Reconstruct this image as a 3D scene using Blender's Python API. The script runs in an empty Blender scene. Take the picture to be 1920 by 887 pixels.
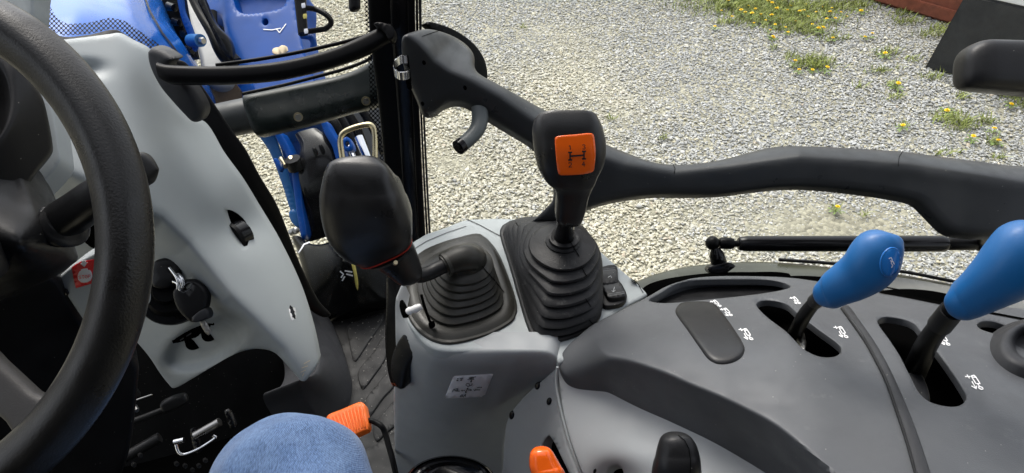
import bpy, math, random
import numpy as np
from mathutils import Vector, Matrix
from mathutils.bvhtree import BVHTree
from mathutils.geometry import delaunay_2d_cdt

random.seed(7); rng = np.random.default_rng(7)
SC = bpy.context.scene
COL = SC.collection

# ------------------------------------------------------------------ camera
F = 1250.0; CX, CY = 960.0, 443.5
CAM_Z = 2.4; PITCH = math.radians(40)
cam_data = bpy.data.cameras.new('camera'); cam = bpy.data.objects.new('camera', cam_data); COL.objects.link(cam)
cam.location = (0, 0, CAM_Z); cam.rotation_euler = (math.radians(90) - PITCH, 0, 0)
cam_data.sensor_width = 36; cam_data.lens = 36 * F / 1920
cam_data.clip_start = 0.02; cam_data.clip_end = 800
SC.camera = cam
# ------------------------------------------------------------------ light
SUN_EL, SUN_AZ = 56, 335          # degrees; azimuth of the direction the sun stands in, from +Y clockwise
world = bpy.data.worlds.new('World'); SC.world = world; world.use_nodes = True
wn = world.node_tree.nodes; wl = world.node_tree.links; wn.clear()
sky = wn.new('ShaderNodeTexSky'); sky.sky_type = 'NISHITA'; sky.sun_disc = False
sky.sun_elevation = math.radians(SUN_EL); sky.sun_rotation = math.radians(SUN_AZ)
sky.air_density = 1.0; sky.dust_density = 4.0
hs = wn.new('ShaderNodeHueSaturation'); hs.inputs['Saturation'].default_value = 0.30; hs.inputs['Value'].default_value = 1.0
bg = wn.new('ShaderNodeBackground'); bg.inputs['Strength'].default_value = 0.15
wo = wn.new('ShaderNodeOutputWorld')
wl.new(sky.outputs[0], hs.inputs['Color']); wl.new(hs.outputs[0], bg.inputs['Color']); wl.new(bg.outputs[0], wo.inputs['Surface'])
sd = bpy.data.lights.new('sun', 'SUN'); sd.energy = .9; sd.angle = math.radians(28); sd.color = (1.0, 0.95, 0.86)
sun = bpy.data.objects.new('sun', sd); COL.objects.link(sun)
_e, _a = math.radians(SUN_EL), math.radians(SUN_AZ)
_dir = Vector((math.sin(_a) * math.cos(_e), math.cos(_a) * math.cos(_e), math.sin(_e)))
sun.rotation_euler = _dir.to_track_quat('Z', 'Y').to_euler()
vs = SC.view_settings; vs.view_transform = 'Standard'; vs.look = 'None'; vs.exposure = 1.15; vs.gamma = 1; vs.use_curve_mapping = False
SC.cycles.use_denoising = True; SC.cycles.max_bounces = 8; SC.cycles.diffuse_bounces = 5; SC.cycles.transparent_max_bounces = 16
SC.cycles.caustics_reflective = False; SC.cycles.caustics_refractive = False
try: SC.cycles.denoiser = 'OPENIMAGEDENOISE'
except Exception: pass

# ------------------------------------------------------------------ geometry helpers
SP, CP = math.sin(PITCH), math.cos(PITCH)
def W(px, py, d):
    """points of the photograph at a depth along the optical axis -> world (array in, array out)"""
    px = np.asarray(px, float); py = np.asarray(py, float); d = np.asarray(d, float)
    a = (px - CX) / F; b = -(py - CY) / F
    return np.stack([d * a, d * (CP + b * SP), CAM_Z + d * (-SP + b * CP)], -1)
def V(px, py, d): return Vector(W(px, py, d))
def zp(z): return lambda x, y: (CAM_Z - z) / (SP + (np.asarray(y, float) - CY) / F * CP) + 0 * np.asarray(x, float)
def yp(yy): return lambda x, y: yy / (CP - (np.asarray(y, float) - CY) / F * SP) + 0 * np.asarray(x, float)
def const(c): return lambda x, y: c + 0 * np.asarray(x, float)
def tps(pts):
    """smooth depth surface through (px,py,depth)"""
    P = np.array([[p[0], p[1]] for p in pts], float) / 300; z = np.array([p[2] for p in pts], float)
    def U(r2): return np.where(r2 > 1e-12, r2 * np.log(r2 + 1e-20), 0) * .5
    n = len(P); K = U(((P[:, None] - P[None]) ** 2).sum(-1)) + 1e-3 * np.eye(n)
    Q = np.c_[np.ones(n), P]; A = np.zeros((n + 3, n + 3)); A[:n, :n] = K; A[:n, n:] = Q; A[n:, :n] = Q.T
    s = np.linalg.solve(A, np.r_[z, 0, 0, 0])
    def f(x, y):
        x = np.asarray(x, float); y = np.asarray(y, float); sh = x.shape
        X = np.c_[x.ravel(), y.ravel()] / 300
        r2 = ((X[:, None] - P[None]) ** 2).sum(-1)
        return (U(r2) @ s[:n] + np.c_[np.ones(len(X)), X] @ s[n:]).reshape(sh)
    return f
def zpt(x, y, z): return (x, y, float(zp(z)(x, y)))
def ypt(x, y, yy): return (x, y, float(yp(yy)(x, y)))
def poly_sdist(x, y, line):
    """signed distance in px to an open polyline, positive to the left of its direction on the page (y down: to the right hand)"""
    L = np.array(line, float); X = np.c_[np.ravel(x), np.ravel(y)]
    A, B = L[:-1], L[1:]; AB = B - A; ext = np.zeros(len(A))
    t = ((X[:, None] - A[None]) * AB[None]).sum(-1) / (AB ** 2).sum(-1)[None]
    lo = np.zeros(len(A)); hi = np.ones(len(A)); lo[0] = -1e9; hi[-1] = 1e9
    tc = np.minimum(np.maximum(t, lo), hi)
    D = X[:, None] - (A[None] + tc[..., None] * AB[None]); r = np.sqrt((D ** 2).sum(-1)); k = r.argmin(1)
    i = np.arange(len(X)); cr = AB[k, 0] * D[i, k, 1] - AB[k, 1] * D[i, k, 0]
    return (np.sign(cr) * r[i, k]).reshape(np.shape(x))
def softplus(s, w): return w * np.logaddexp(0, s / w)
def fold(line, k, w=5, sign=1): return lambda x, y: k * softplus(sign * poly_sdist(x, y, line), w)
def smax(a, b, w):
    return lambda x, y: (lambda A, B: w * np.logaddexp(A / w, B / w))(a(x, y), b(x, y))
def add(*fs): return lambda x, y: sum(f(x, y) for f in fs)
def bumpq(cx, cy, rx, ry, h, rot=0, p=2):
    c, s = math.cos(math.radians(rot)), math.sin(math.radians(rot))
    def f(x, y):
        X = np.asarray(x)-cx; Y = np.asarray(y)-cy; return h*np.exp(-((((X*c+Y*s)/rx)**2+((-X*s+Y*c)/ry)**2)**p))
    return f
def bump(cx, cy, rx, ry, h): return lambda x, y: h * np.exp(-((np.asarray(x) - cx) / rx) ** 2 - ((np.asarray(y) - cy) / ry) ** 2)

def smooth_outline(pts, step=3.0, closed=True, sharp=False):
    P = np.array(pts, float); n = len(P); out = []
    rngn = n if closed else n - 1
    for i in range(rngn):
        p1, p2 = P[i], P[(i + 1) % n]
        p0 = P[(i - 1) % n] if closed or i > 0 else p1; p3 = P[(i + 2) % n] if closed or i + 2 < n else p2
        m = max(1, int(np.linalg.norm(p2 - p1) / step))
        for k in range(m):
            t = k / m
            if sharp: out.append(p1 + (p2 - p1) * t); continue
            # centripetal-ish: limit tangents so long edges stay straight next to short corners
            l = np.linalg.norm(p2 - p1) + 1e-9
            t1 = (p2 - p0) / (np.linalg.norm(p2 - p1) + np.linalg.norm(p1 - p0) + 1e-9) * l
            t2 = (p3 - p1) / (np.linalg.norm(p3 - p2) + np.linalg.norm(p2 - p1) + 1e-9) * l
            h = np.array([2*t**3-3*t**2+1, t**3-2*t**2+t, -2*t**3+3*t**2, t**3-t**2])
            out.append(h[0]*p1 + h[1]*t1 + h[2]*p2 + h[3]*t2)
    if not closed: out.append(P[-1])
    return np.array(out)
def inside(P, poly):
    x, y = P[:, 0], P[:, 1]; r = np.zeros(len(P), bool); q = np.roll(poly, -1, 0)
    for (x1, y1), (x2, y2) in zip(poly, q):
        if y1 == y2: continue
        c = ((y1 > y) != (y2 > y)) & (x < (x2 - x1) * (y - y1) / (y2 - y1) + x1)
        r ^= c
    return r
def dist_closed(P, poly):
    A = poly; B = np.roll(poly, -1, 0); AB = B - A; out = np.empty(len(P))
    l2 = (AB ** 2).sum(-1) + 1e-12
    for s in range(0, len(P), 2000):
        X = P[s:s+2000]; t = np.clip(((X[:, None] - A) * AB).sum(-1) / l2, 0, 1)
        out[s:s+2000] = np.sqrt(((X[:, None] - A - t[..., None] * AB) ** 2).sum(-1).min(1))
    return out

def link(name, me, mat, parent=None):
    o = bpy.data.objects.new(name, me); COL.objects.link(o)
    if mat is not None: me.materials.append(mat)
    if parent is not None: o.parent = parent
    return o
def mesh_from(verts, faces, smooth=True, angle=40):
    me = bpy.data.meshes.new('mesh'); me.from_pydata([tuple(v) for v in verts], [], [tuple(f) for f in faces]); me.validate(); me.update()
    if smooth:
        me.polygons.foreach_set('use_smooth', [True] * len(me.polygons))
        try: me.set_sharp_from_angle(angle=math.radians(angle))
        except Exception: pass
    return me

def shell_data(outline, depth, er=6, thick=0.02, holes=(), g=14, sharp=False, step=4.0, hole_thick=None, erm=None, back=None, her=2, esh=1.0, lines=()):
    """a solid panel whose face follows `outline` and the depth surface, with rounded edges and real thickness"""
    O = smooth_outline(outline, step, sharp=sharp); HS = [smooth_outline(h, step) for h in holes]
    loops = [O] + HS
    mn, mx = O.min(0), O.max(0); gx, gy = np.meshgrid(np.arange(mn[0], mx[0] + g, g), np.arange(mn[1], mx[1] + g, g * .87))
    gx = gx + (np.arange(gx.shape[0])[:, None] % 2) * g * .5
    cand = [np.c_[gx.ravel(), gy.ravel()]]
    need = [np.full(gx.size, -1.)]
    for li, L in enumerate(loops):
        e = er if li == 0 else her
        T = np.roll(L, -1, 0) - np.roll(L, 1, 0); T /= np.linalg.norm(T, axis=1)[:, None] + 1e-9; N = np.c_[-T[:, 1], T[:, 0]]
        for s in (-1, 1):
            for k, q in enumerate((.06, .2, .45, .75, 1.0) if e > 9 else (.15, .5, 1.0)):
                LL = L[::1 if q < .5 else 2]; NN = N[::1 if q < .5 else 2]
                cand.append(LL + s * NN * e * q); need.append(np.full(len(LL), e * q * .93))
    for Lx in lines:
        Q = smooth_outline(Lx, 4.5, closed=False); T = np.gradient(Q, axis=0); T /= np.linalg.norm(T, axis=1)[:, None] + 1e-9; N = np.c_[-T[:, 1], T[:, 0]]
        for o_ in (-7, -3.5, -1.3, 1.3, 3.5, 7): cand.append(Q + N * o_); need.append(np.full(len(Q), -2.))
    X = np.concatenate(cand); need = np.concatenate(need)
    ok = inside(X, O)
    for h in HS: ok &= ~inside(X, h)
    X = X[ok]; need = need[ok]
    dO = dist_closed(X, O); dH = np.full(len(X), 1e9)
    for h in HS: dH = np.minimum(dH, dist_closed(X, h))
    ring = need > 0
    lnp = need < -1.5
    near = np.zeros(len(X), bool)
    if lines:
        LP = X[lnp]; near = np.array([((LP - q) ** 2).sum(1).min() < 20 for q in X]) & ~lnp & ~ring
    keep = np.where(lnp, (dO > 1.2) & (dH > 1.2), np.where(ring, np.minimum(dO, dH) >= need, (dO > er * 1.0 + g * .35) & (dH > her + g * .3) & ~near))
    X = X[keep]
    allp = np.concatenate(loops + [X]); nb = sum(len(l) for l in loops)
    edges = []; st = 0
    for L in loops:
        n = len(L); edges += [(st + i, st + (i + 1) % n) for i in range(n)]; st += n
    r = delaunay_2d_cdt([Vector((p[0], p[1])) for p in allp], edges, [], 0, 1e-4)
    vv = np.array([[v.x, v.y] for v in r[0]]); tris = np.array([t for t in r[2] if len(t) == 3]); redges = r[1]
    cen = vv[tris].mean(1); ok = inside(cen, O)
    for h in HS: ok &= ~inside(cen, h)
    tris = tris[ok]
    a = vv[tris[:, 1]] - vv[tris[:, 0]]; b = vv[tris[:, 2]] - vv[tris[:, 0]]; cr = a[:, 0] * b[:, 1] - a[:, 1] * b[:, 0]
    tris[cr > 0] = tris[cr > 0][:, ::-1]          # y down: negative = facing the camera
    d0 = depth(vv[:, 0], vv[:, 1])
    dO = dist_closed(vv, O); t = np.clip(dO / er, 0, 1)
    dm = float(np.mean(d0)); em = (er * dm / F if erm is None else erm)
    prof = em * (1 - np.sqrt(np.clip(1 - (1 - t) ** 2, 0, 1)))
    for h in HS:
        t = np.clip(dist_closed(vv, h) / her, 0, 1); prof = np.maximum(prof, her * dm / F * (1 - np.sqrt(np.clip(1 - (1 - t) ** 2, 0, 1))))
    B3 = W(vv[:, 0], vv[:, 1], d0)
    n3 = np.cross(B3[tris[:, 1]] - B3[tris[:, 0]], B3[tris[:, 2]] - B3[tris[:, 0]]).sum(0); n3 /= np.linalg.norm(n3) + 1e-12
    bk = -n3 if back is None else np.array(back, float)
    P3 = B3 + prof[:, None] * bk
    verts = [P3]; faces = [tuple(t) for t in tris]
    # skirts from border edges
    from collections import Counter
    ec = {}
    for t_ in tris:
        for i in range(3):
            a_, b_ = int(t_[i]), int(t_[(i + 1) % 3]); ec[(a_, b_)] = 1
    border = [(a_, b_) for (a_, b_) in ec if (b_, a_) not in ec]
    bv = sorted({i for e in border for i in e}); idx = {v: k for k, v in enumerate(bv)}
    onh = np.zeros(len(vv), bool)
    if HS:
        dh = np.min([dist_closed(vv, h) for h in HS], 0); onh = dh < .3
    th = np.array([(hole_thick or thick) if onh[v] else thick for v in bv]) 
    base = len(vv); verts.append(P3[bv] + th[:, None] * bk)
    for a_, b_ in border: faces.append((b_, a_, base + idx[a_], base + idx[b_]))
    return np.concatenate(verts), faces, tris, base, border, idx, vv
def shell(name, outline, depth, mat, parent=None, closed_back=False, uv=False, **k):
    v, f, tris, base, border, idx, vv = shell_data(outline, depth, **k)
    me = mesh_from(v, f)
    if uv:
        u = me.uv_layers.new(name='UVMap'); n = len(vv); dm = float(np.mean(depth(vv[:, 0], vv[:, 1])))
        li = np.empty(len(me.loops), int); me.loops.foreach_get('vertex_index', li)
        full = np.zeros((len(v), 2)); full[:n] = vv * dm / F
        u.data.foreach_set('uv', full[li].ravel())
    return link(name, me, mat, parent)

def crom(P, per=6):
    P = np.array(P, float); out = []
    for i in range(len(P) - 1):
        p1, p2 = P[i], P[i+1]; p0 = P[i-1] if i else 2*p1-p2; p3 = P[i+2] if i+2 < len(P) else 2*p2-p1
        for k in range(per):
            t = k / per; out.append(.5*((2*p1)+(-p0+p2)*t+(2*p0-5*p1+4*p2-p3)*t*t+(-p0+3*p1-3*p2+p3)*t**3))
    out.append(P[-1]); return np.array(out)
def rings_mesh(rings, cap=True, closed=False):
    n = len(rings[0]); v = np.concatenate(rings); f = []
    m = len(rings); last = m if closed else m - 1
    for i in range(last):
        j2 = (i + 1) % m
        for j in range(n):
            k = (j + 1) % n; f.append((i*n+j, i*n+k, j2*n+k, j2*n+j))
    if cap and not closed:
        f.append(tuple(range(n))[::-1]); f.append(tuple((m-1)*n + j for j in range(n)))
    return v, f
def loft_data(rows, thick=1.0, e=2.0, n=36, per=5, dome=True):
    """rows: (x1,y1,x2,y2,depth[,thickness ratio]) - the two silhouette points of a cross-section"""
    R = np.array([tuple(r) + ((thick,) if len(r) == 5 else ()) for r in rows], float); R = crom(R, per) if per > 1 else R
    A = W(R[:, 0], R[:, 1], R[:, 4]); B = W(R[:, 2], R[:, 3], R[:, 4]); C = (A + B) / 2; U = (B - A) / 2
    ru = np.linalg.norm(U, axis=1); T = np.gradient(C, axis=0); rings = []
    eyev = C - np.array([0, 0, CAM_Z])
    for i in range(len(C)):
        u = U[i] / (ru[i] + 1e-12); t = T[i] / (np.linalg.norm(T[i]) + 1e-12)
        v = np.cross(u, t)
        if np.linalg.norm(v) < .35: v = -eyev[i] / np.linalg.norm(eyev[i])
        v = v - u * v.dot(u); v /= np.linalg.norm(v) + 1e-12
        if v.dot(eyev[i]) > 0: v = -v
        a = np.linspace(0, 2*np.pi, n, endpoint=False); ca, sa = np.cos(a), np.sin(a)
        x = np.sign(ca) * np.abs(ca) ** (2/e); y = np.sign(sa) * np.abs(sa) ** (2/e)
        rings.append(C[i] + ru[i] * (x[:, None] * u + y[:, None] * v * R[i, 5]))
    return rings
def fix_normals(me):
    import bmesh
    bm = bmesh.new(); bm.from_mesh(me); bmesh.ops.recalc_face_normals(bm, faces=bm.faces); bm.to_mesh(me); bm.free()
    return me
def loft(name, rows, mat, parent=None, angle=50, **k):
    v, f = rings_mesh(loft_data(rows, **k)); me = fix_normals(mesh_from(v, f, angle=angle)); return link(name, me, mat, parent)
def tube_rings(C, R, n=16, flat=1.0, up=None):
    C = np.array(C, float); R = np.broadcast_to(np.array(R, float), (len(C),)); T = np.gradient(C, axis=0); T /= np.linalg.norm(T, axis=1)[:, None] + 1e-12
    u = np.cross(T[0], [0, 0, 1.] if abs(T[0][2]) < .9 else [0, 1., 0]) if up is None else np.array(up, float)
    rings = []
    for i in range(len(C)):
        u = u - T[i] * u.dot(T[i]); u /= np.linalg.norm(u) + 1e-12; v = np.cross(T[i], u)
        a = np.linspace(0, 2*np.pi, n, endpoint=False)
        rings.append(C[i] + R[i] * (np.cos(a)[:, None] * u + np.sin(a)[:, None] * v * flat))
    return rings
def tube(name, pts, r, mat, parent=None, world=False, per=6, n=16, flat=1.0, up=None, angle=50):
    """pts (px,py,depth) ; r in px (or metres when world)"""
    P = np.array(pts, float); r = np.broadcast_to(np.array(r, float), (len(P),)).copy()
    if not world: r = r * P[:, 2] / F; P = W(P[:, 0], P[:, 1], P[:, 2])
    Q = crom(np.c_[P, r], per) if len(P) > 2 and per > 1 else np.c_[P, r]
    v, f = rings_mesh(tube_rings(Q[:, :3], Q[:, 3], n, flat, up)); me = fix_normals(mesh_from(v, f, angle=angle)); return link(name, me, mat, parent)
def merge(parts):
    v = []; f = []; o = 0
    for a, b in parts:
        v.append(np.asarray(a)); f += [tuple(i + o for i in q) for q in b]; o += len(a)
    return np.concatenate(v), f
def strokes_data(lines, depth, w, off=0.0006, step=4):
    out = []
    for L in lines:
        P = smooth_outline(L, step, closed=False, sharp=True)
        P = P[np.r_[True, np.linalg.norm(np.diff(P, axis=0), axis=1) > 1e-6]]
        T = np.gradient(P, axis=0); T /= np.linalg.norm(T, axis=1)[:, None] + 1e-9; N = np.c_[-T[:, 1], T[:, 0]] * w / 2
        P = P.copy(); P[0] -= T[0] * w * .3; P[-1] += T[-1] * w * .3
        A, B = P - N, P + N; n = len(P)
        v = np.concatenate([W(A[:, 0], A[:, 1], depth(A[:, 0], A[:, 1]) - off), W(B[:, 0], B[:, 1], depth(B[:, 0], B[:, 1]) - off)])
        out.append((v, [(i, i + 1, n + i + 1, n + i) for i in range(n - 1)]))
    return merge(out)
def strokes(name, lines, depth, w, mat, parent=None, off=0.0006, step=4):
    v, f = strokes_data(lines, depth, w, off, step); return link(name, mesh_from(v, f, smooth=False), mat, parent)
def cast(*objs):
    """depth of already built surfaces under a photo point"""
    trees = []
    for o in objs:
        me = o.data; trees.append(BVHTree.FromPolygons([tuple(v.co) for v in me.vertices], [tuple(p.vertices) for p in me.polygons]))
    org = Vector((0, 0, CAM_Z)); fw = Vector((0, CP, -SP))
    def f(x, y):
        x = np.asarray(x, float); y = np.asarray(y, float); out = np.full(x.size, np.nan)
        for i, (a, b) in enumerate(zip(x.ravel(), y.ravel())):
            dr = (V(a, b, 1.0) - org).normalized(); best = None
            for t in trees:
                h = t.ray_cast(org, dr)
                if h[0] is not None and (best is None or h[3] < best): best = h[3]
            if best is not None: out[i] = best * dr.dot(fw)
        m = np.isnan(out)
        if m.any():
            good = ~m
            if good.any():
                gx, gy = x.ravel()[good], y.ravel()[good]
                for i in np.where(m)[0]: out[i] = out[good][((gx - x.ravel()[i]) ** 2 + (gy - y.ravel()[i]) ** 2).argmin()]
            else: out[:] = 1.0
        return out.reshape(x.shape)
    return f
def off(f, o): return lambda x, y: f(x, y) + o
def ell(cx, cy, rx, ry, rot=0, n=20):
    a = np.linspace(0, 2*np.pi, n, endpoint=False); r = math.radians(rot)
    return [(cx + rx*math.cos(t)*math.cos(r) - ry*math.sin(t)*math.sin(r), cy + rx*math.cos(t)*math.sin(r) + ry*math.sin(t)*math.cos(r)) for t in a]
def ballm(name, c, r, mat, parent=None, sc=(1, 1, 1), n=20):
    v = []; f = []; m = n // 2
    for i in range(m + 1):
        th = math.pi * i / m
        for j in range(n): ph = 2*math.pi*j/n; v.append((c[0]+r*sc[0]*math.sin(th)*math.cos(ph), c[1]+r*sc[1]*math.sin(th)*math.sin(ph), c[2]+r*sc[2]*math.cos(th)))
    for i in range(m):
        for j in range(n): k = (j+1) % n; f.append((i*n+j, (i+1)*n+j, (i+1)*n+k, i*n+k))
    return link(name, fix_normals(mesh_from(v, f)), mat, parent)
def box(name, c, s, mat, parent=None, rz=0, bev=0.0, seg=2):
    import bmesh
    bm = bmesh.new(); bmesh.ops.create_cube(bm, size=1); bmesh.ops.scale(bm, vec=s, verts=bm.verts)
    if bev: bmesh.ops.bevel(bm, geom=bm.edges[:], offset=bev, segments=seg, affect='EDGES', profile=.5)
    bmesh.ops.rotate(bm, cent=(0, 0, 0), matrix=Matrix.Rotation(rz, 3, 'Z'), verts=bm.verts); bmesh.ops.translate(bm, vec=c, verts=bm.verts)
    me = bpy.data.meshes.new('mesh'); bm.to_mesh(me); bm.free()
    return link(name, me, mat, parent)

THINGS = []
def thing(name, label, cat, group=None, kind=None):
    o = bpy.data.objects.new(name, None); COL.objects.link(o); o.empty_display_size = .05
    o['label'] = label; o['category'] = cat
    if group: o['group'] = group
    if kind: o['kind'] = kind
    THINGS.append(o); return o
def tag(o, label, cat, group=None, kind=None):
    o['label'] = label; o['category'] = cat
    if group: o['group'] = group
    if kind: o['kind'] = kind
    return o
def settle():
    """move every Empty to the base of its thing (children keep their place)"""
    for t in THINGS:
        ms = []; st = list(t.children)
        while st:
            c = st.pop(); st += list(c.children)
            if c.type == 'MESH': ms.append(c)
        if not ms: continue
        mn = np.full(3, 1e9); mx = -mn
        for c in ms:
            a = np.empty(len(c.data.vertices) * 3); c.data.vertices.foreach_get('co', a); a = a.reshape(-1, 3); mn = np.minimum(mn, a.min(0)); mx = np.maximum(mx, a.max(0))
        b = Vector(((mn[0]+mx[0])/2, (mn[1]+mx[1])/2, mn[2]))
        for c in ms: c.data.transform(Matrix.Translation(-b))
        t.location = b

# ------------------------------------------------------------------ materials
def hexc(r, g, b):
    def l(c): c /= 255; return c/12.92 if c <= .04045 else ((c+.055)/1.055) ** 2.4
    return (l(r), l(g), l(b), 1)
def mat(name, col, rough=.5, metal=0, grain=0, gs=900, var=.06, coat=0, specks=0, scratch=0, spec=.5, sheen=0, wear=None, ior=1.45):
    m = bpy.data.materials.new(name); m.use_nodes = True; nt = m.node_tree; N = nt.nodes; L = nt.links
    bs = N['Principled BSDF']; bs.inputs['Roughness'].default_value = rough; bs.inputs['Metallic'].default_value = metal
    bs.inputs['Specular IOR Level'].default_value = spec; bs.inputs['IOR'].default_value = ior
    bs.inputs['Coat Weight'].default_value = coat; bs.inputs['Coat Roughness'].default_value = .06
    if sheen: bs.inputs['Sheen Weight'].default_value = sheen
    tc = N.new('ShaderNodeTexCoord')
    n1 = N.new('ShaderNodeTexNoise'); n1.inputs['Scale'].default_value = 14; n1.inputs['Detail'].default_value = 5; L.new(tc.outputs['Object'], n1.inputs['Vector'])
    rp = N.new('ShaderNodeMapRange'); rp.inputs['To Min'].default_value = 1 - var; rp.inputs['To Max'].default_value = 1 + var; rp.inputs['From Min'].default_value = .3; rp.inputs['From Max'].default_value = .7
    L.new(n1.outputs['Fac'], rp.inputs['Value'])
    mx = N.new('ShaderNodeVectorMath'); mx.operation = 'SCALE'; mx.inputs[0].default_value = col[:3]; L.new(rp.outputs[0], mx.inputs['Scale'])
    colout = mx.outputs[0]
    if specks:
        v = N.new('ShaderNodeTexVoronoi'); v.inputs['Scale'].default_value = 190; L.new(tc.outputs['Object'], v.inputs['Vector'])
        lt = N.new('ShaderNodeMath'); lt.operation = 'LESS_THAN'; lt.inputs[1].default_value = .11; L.new(v.outputs['Distance'], lt.inputs[0])
        sx = N.new('ShaderNodeSeparateColor'); L.new(v.outputs['Color'], sx.inputs[0])
        g2 = N.new('ShaderNodeMath'); g2.operation = 'GREATER_THAN'; g2.inputs[1].default_value = 1 - specks*.6; L.new(sx.outputs[0], g2.inputs[0])
        mm = N.new('ShaderNodeMath'); mm.operation = 'MULTIPLY'; L.new(lt.outputs[0], mm.inputs[0]); L.new(g2.outputs[0], mm.inputs[1])
        m3 = N.new('ShaderNodeMath'); m3.operation = 'MULTIPLY'; m3.inputs[1].default_value = .32; L.new(mm.outputs[0], m3.inputs[0])
        mc = N.new('ShaderNodeMix'); mc.data_type = 'RGBA'; mc.inputs[7].default_value = (.55, .52, .46, 1); L.new(m3.outputs[0], mc.inputs[0]); L.new(colout, mc.inputs[6]); colout = mc.outputs[2]
    if wear:
        nz = N.new('ShaderNodeTexNoise'); nz.inputs['Scale'].default_value = wear[1]; nz.inputs['Detail'].default_value = 8; nz.inputs['Roughness'].default_value = .7; L.new(tc.outputs['Object'], nz.inputs['Vector'])
        r2 = N.new('ShaderNodeMapRange'); r2.inputs['From Min'].default_value = wear[2]; r2.inputs['From Max'].default_value = wear[2] + .12; L.new(nz.outputs['Fac'], r2.inputs['Value'])
        mc = N.new('ShaderNodeMix'); mc.data_type = 'RGBA'; mc.inputs[7].default_value = wear[0]; L.new(r2.outputs[0], mc.inputs[0]); L.new(colout, mc.inputs[6]); colout = mc.outputs[2]
    L.new(colout, bs.inputs['Base Color'])
    nr = N.new('ShaderNodeTexNoise'); nr.inputs['Scale'].default_value = 30; nr.inputs['Detail'].default_value = 6; L.new(tc.outputs['Object'], nr.inputs['Vector'])
    rr = N.new('ShaderNodeMapRange'); rv = .13 if grain else .08; rr.inputs['To Min'].default_value = max(.02, rough - rv); rr.inputs['To Max'].default_value = min(1, rough + rv); rr.inputs['From Min'].default_value = .3; rr.inputs['From Max'].default_value = .7
    L.new(nr.outputs['Fac'], rr.inputs['Value']); L.new(rr.outputs[0], bs.inputs['Roughness'])
    if grain:
        ng = N.new('ShaderNodeTexNoise'); ng.inputs['Scale'].default_value = gs; ng.inputs['Detail'].default_value = 2; L.new(tc.outputs['Object'], ng.inputs['Vector'])
        bp = N.new('ShaderNodeBump'); bp.inputs['Strength'].default_value = grain; bp.inputs['Distance'].default_value = .0004; L.new(ng.outputs['Fac'], bp.inputs['Height']); L.new(bp.outputs[0], bs.inputs['Normal'])
    return m
M = {}
M['lgrey'] = mat('light_grey_plastic', (.325, .352, .358, 1), .55, grain=.25, gs=1200, var=.02, specks=.015)
M['mgrey'] = mat('mid_grey_plastic', (.30, .315, .325, 1), .55, grain=.25, gs=1200, var=.03, specks=.02)
M['dgrey'] = mat('dark_grey_plastic', (.076, .080, .086, 1), .48, grain=.4, gs=1000, var=.09, specks=.08, spec=0.4, wear=((.098, .102, .107, 1), 34, .60))
M['dband'] = mat('charcoal_plastic', (.030, .031, .034, 1), .5, grain=.4, gs=1000, var=.05, specks=.05, spec=0.3)
M['ledge'] = mat('weathered_grey_rubber', (.15, .15, .14, 1), .5, var=.1)
M['lever'] = mat('slate_plastic', (.085, .097, .098, 1), .45, grain=.3)
M['black'] = mat('black_plastic', (.0100, .0100, .0108, 1), .42, grain=.35, gs=1000, specks=.06, spec=0.26)
M['blackm'] = mat('matt_black_rubber', (.0110, .0110, .0118, 1), .42, grain=.4, gs=700, specks=.08, spec=.36)
M['rubber'] = mat('dusty_black_rubber', (.0150, .0150, .0160, 1), .52, grain=.8, gs=500, var=.2, specks=.30, wear=((.06, .06, .058, 1), 60, .58), spec=0.3)
M['olive'] = mat('olive_black_rubber', (.026, .025, .021, 1), .40, grain=.5, gs=600, var=.12, specks=.06, spec=0.35)
M['sill'] = mat('olive_sill_paint', (.048, .050, .034, 1), .34, var=.2, specks=.1)
M['wheel'] = mat('wheel_foam', (.0100, .0096, .0092, 1), .36, grain=.65, gs=560, var=.05, spec=.42)
M['gloss'] = mat('gloss_black_paint', (.006, .006, .007, 1), .18, var=.05, specks=.03, spec=0.3)
M['satin'] = mat('satin_black_paint', (.0045, .0045, .0050, 1), .38, specks=.03, spec=0.2, ior=1.32)
M['void'] = mat('shade_and_detail_black', (.0018, .0018, .0018, 1), .85, spec=.04, ior=1.01)  # near-black base colour paints shade into openings; also on small black parts
M['tank'] = mat('deep_black_glossy_plastic', (.0022, .0024, .0026, 1), .22, var=.05, specks=.05, spec=.4, ior=1.22)
M['grip'] = mat('moulded_grip_rubber', (.0125, .0122, .0125, 1), .36, grain=.5, gs=800, specks=.05, spec=.5)
M['green'] = mat('green_black_plastic', (.0045, .0075, .007, 1), .30, specks=.04, spec=.3)
M['blue'] = mat('blue_machine_paint', (.0015, .055, .27, 1), .36, coat=.05, var=.15, spec=.2, wear=((.14, .15, .20, 1), 9, .74))
M['blueh'] = mat('blue_hood_paint', (.010, .115, .47, 1), .22, coat=.3, var=.08)
M['ring'] = mat('dull_red_rubber', (.42, .028, .015, 1), .5)
M['bluek'] = mat('blue_knob_plastic', (.010, .115, .33, 1), .42, grain=.2, gs=800, var=.03)
M['blued'] = mat('gloss_blue_emblem', (.02, .17, .52, 1), .15, var=.03)
M['orange'] = mat('orange_plastic', (.80, .145, .015, 1), .40, grain=.15, var=.04)
M['orangeg'] = mat('gloss_orange', (.92, .135, .010, 1), .14, coat=.5, var=.03)
M['red'] = mat('red_ink', (.78, .015, .02, 1), .4, var=.03)
M['white'] = mat('white_print', (.75, .75, .75, 1), .5, var=.03)
M['label'] = mat('paper_label', (.72, .72, .76, 1), .4, var=.03)
M['ink'] = mat('black_ink', (.012, .012, .014, 1), .5)
M['chrome'] = mat('chromed_steel', (.75, .76, .78, 1), .14, metal=1, var=.05)
M['steel'] = mat('worn_steel', (.38, .37, .35, 1), .32, metal=1, var=.2)
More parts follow.
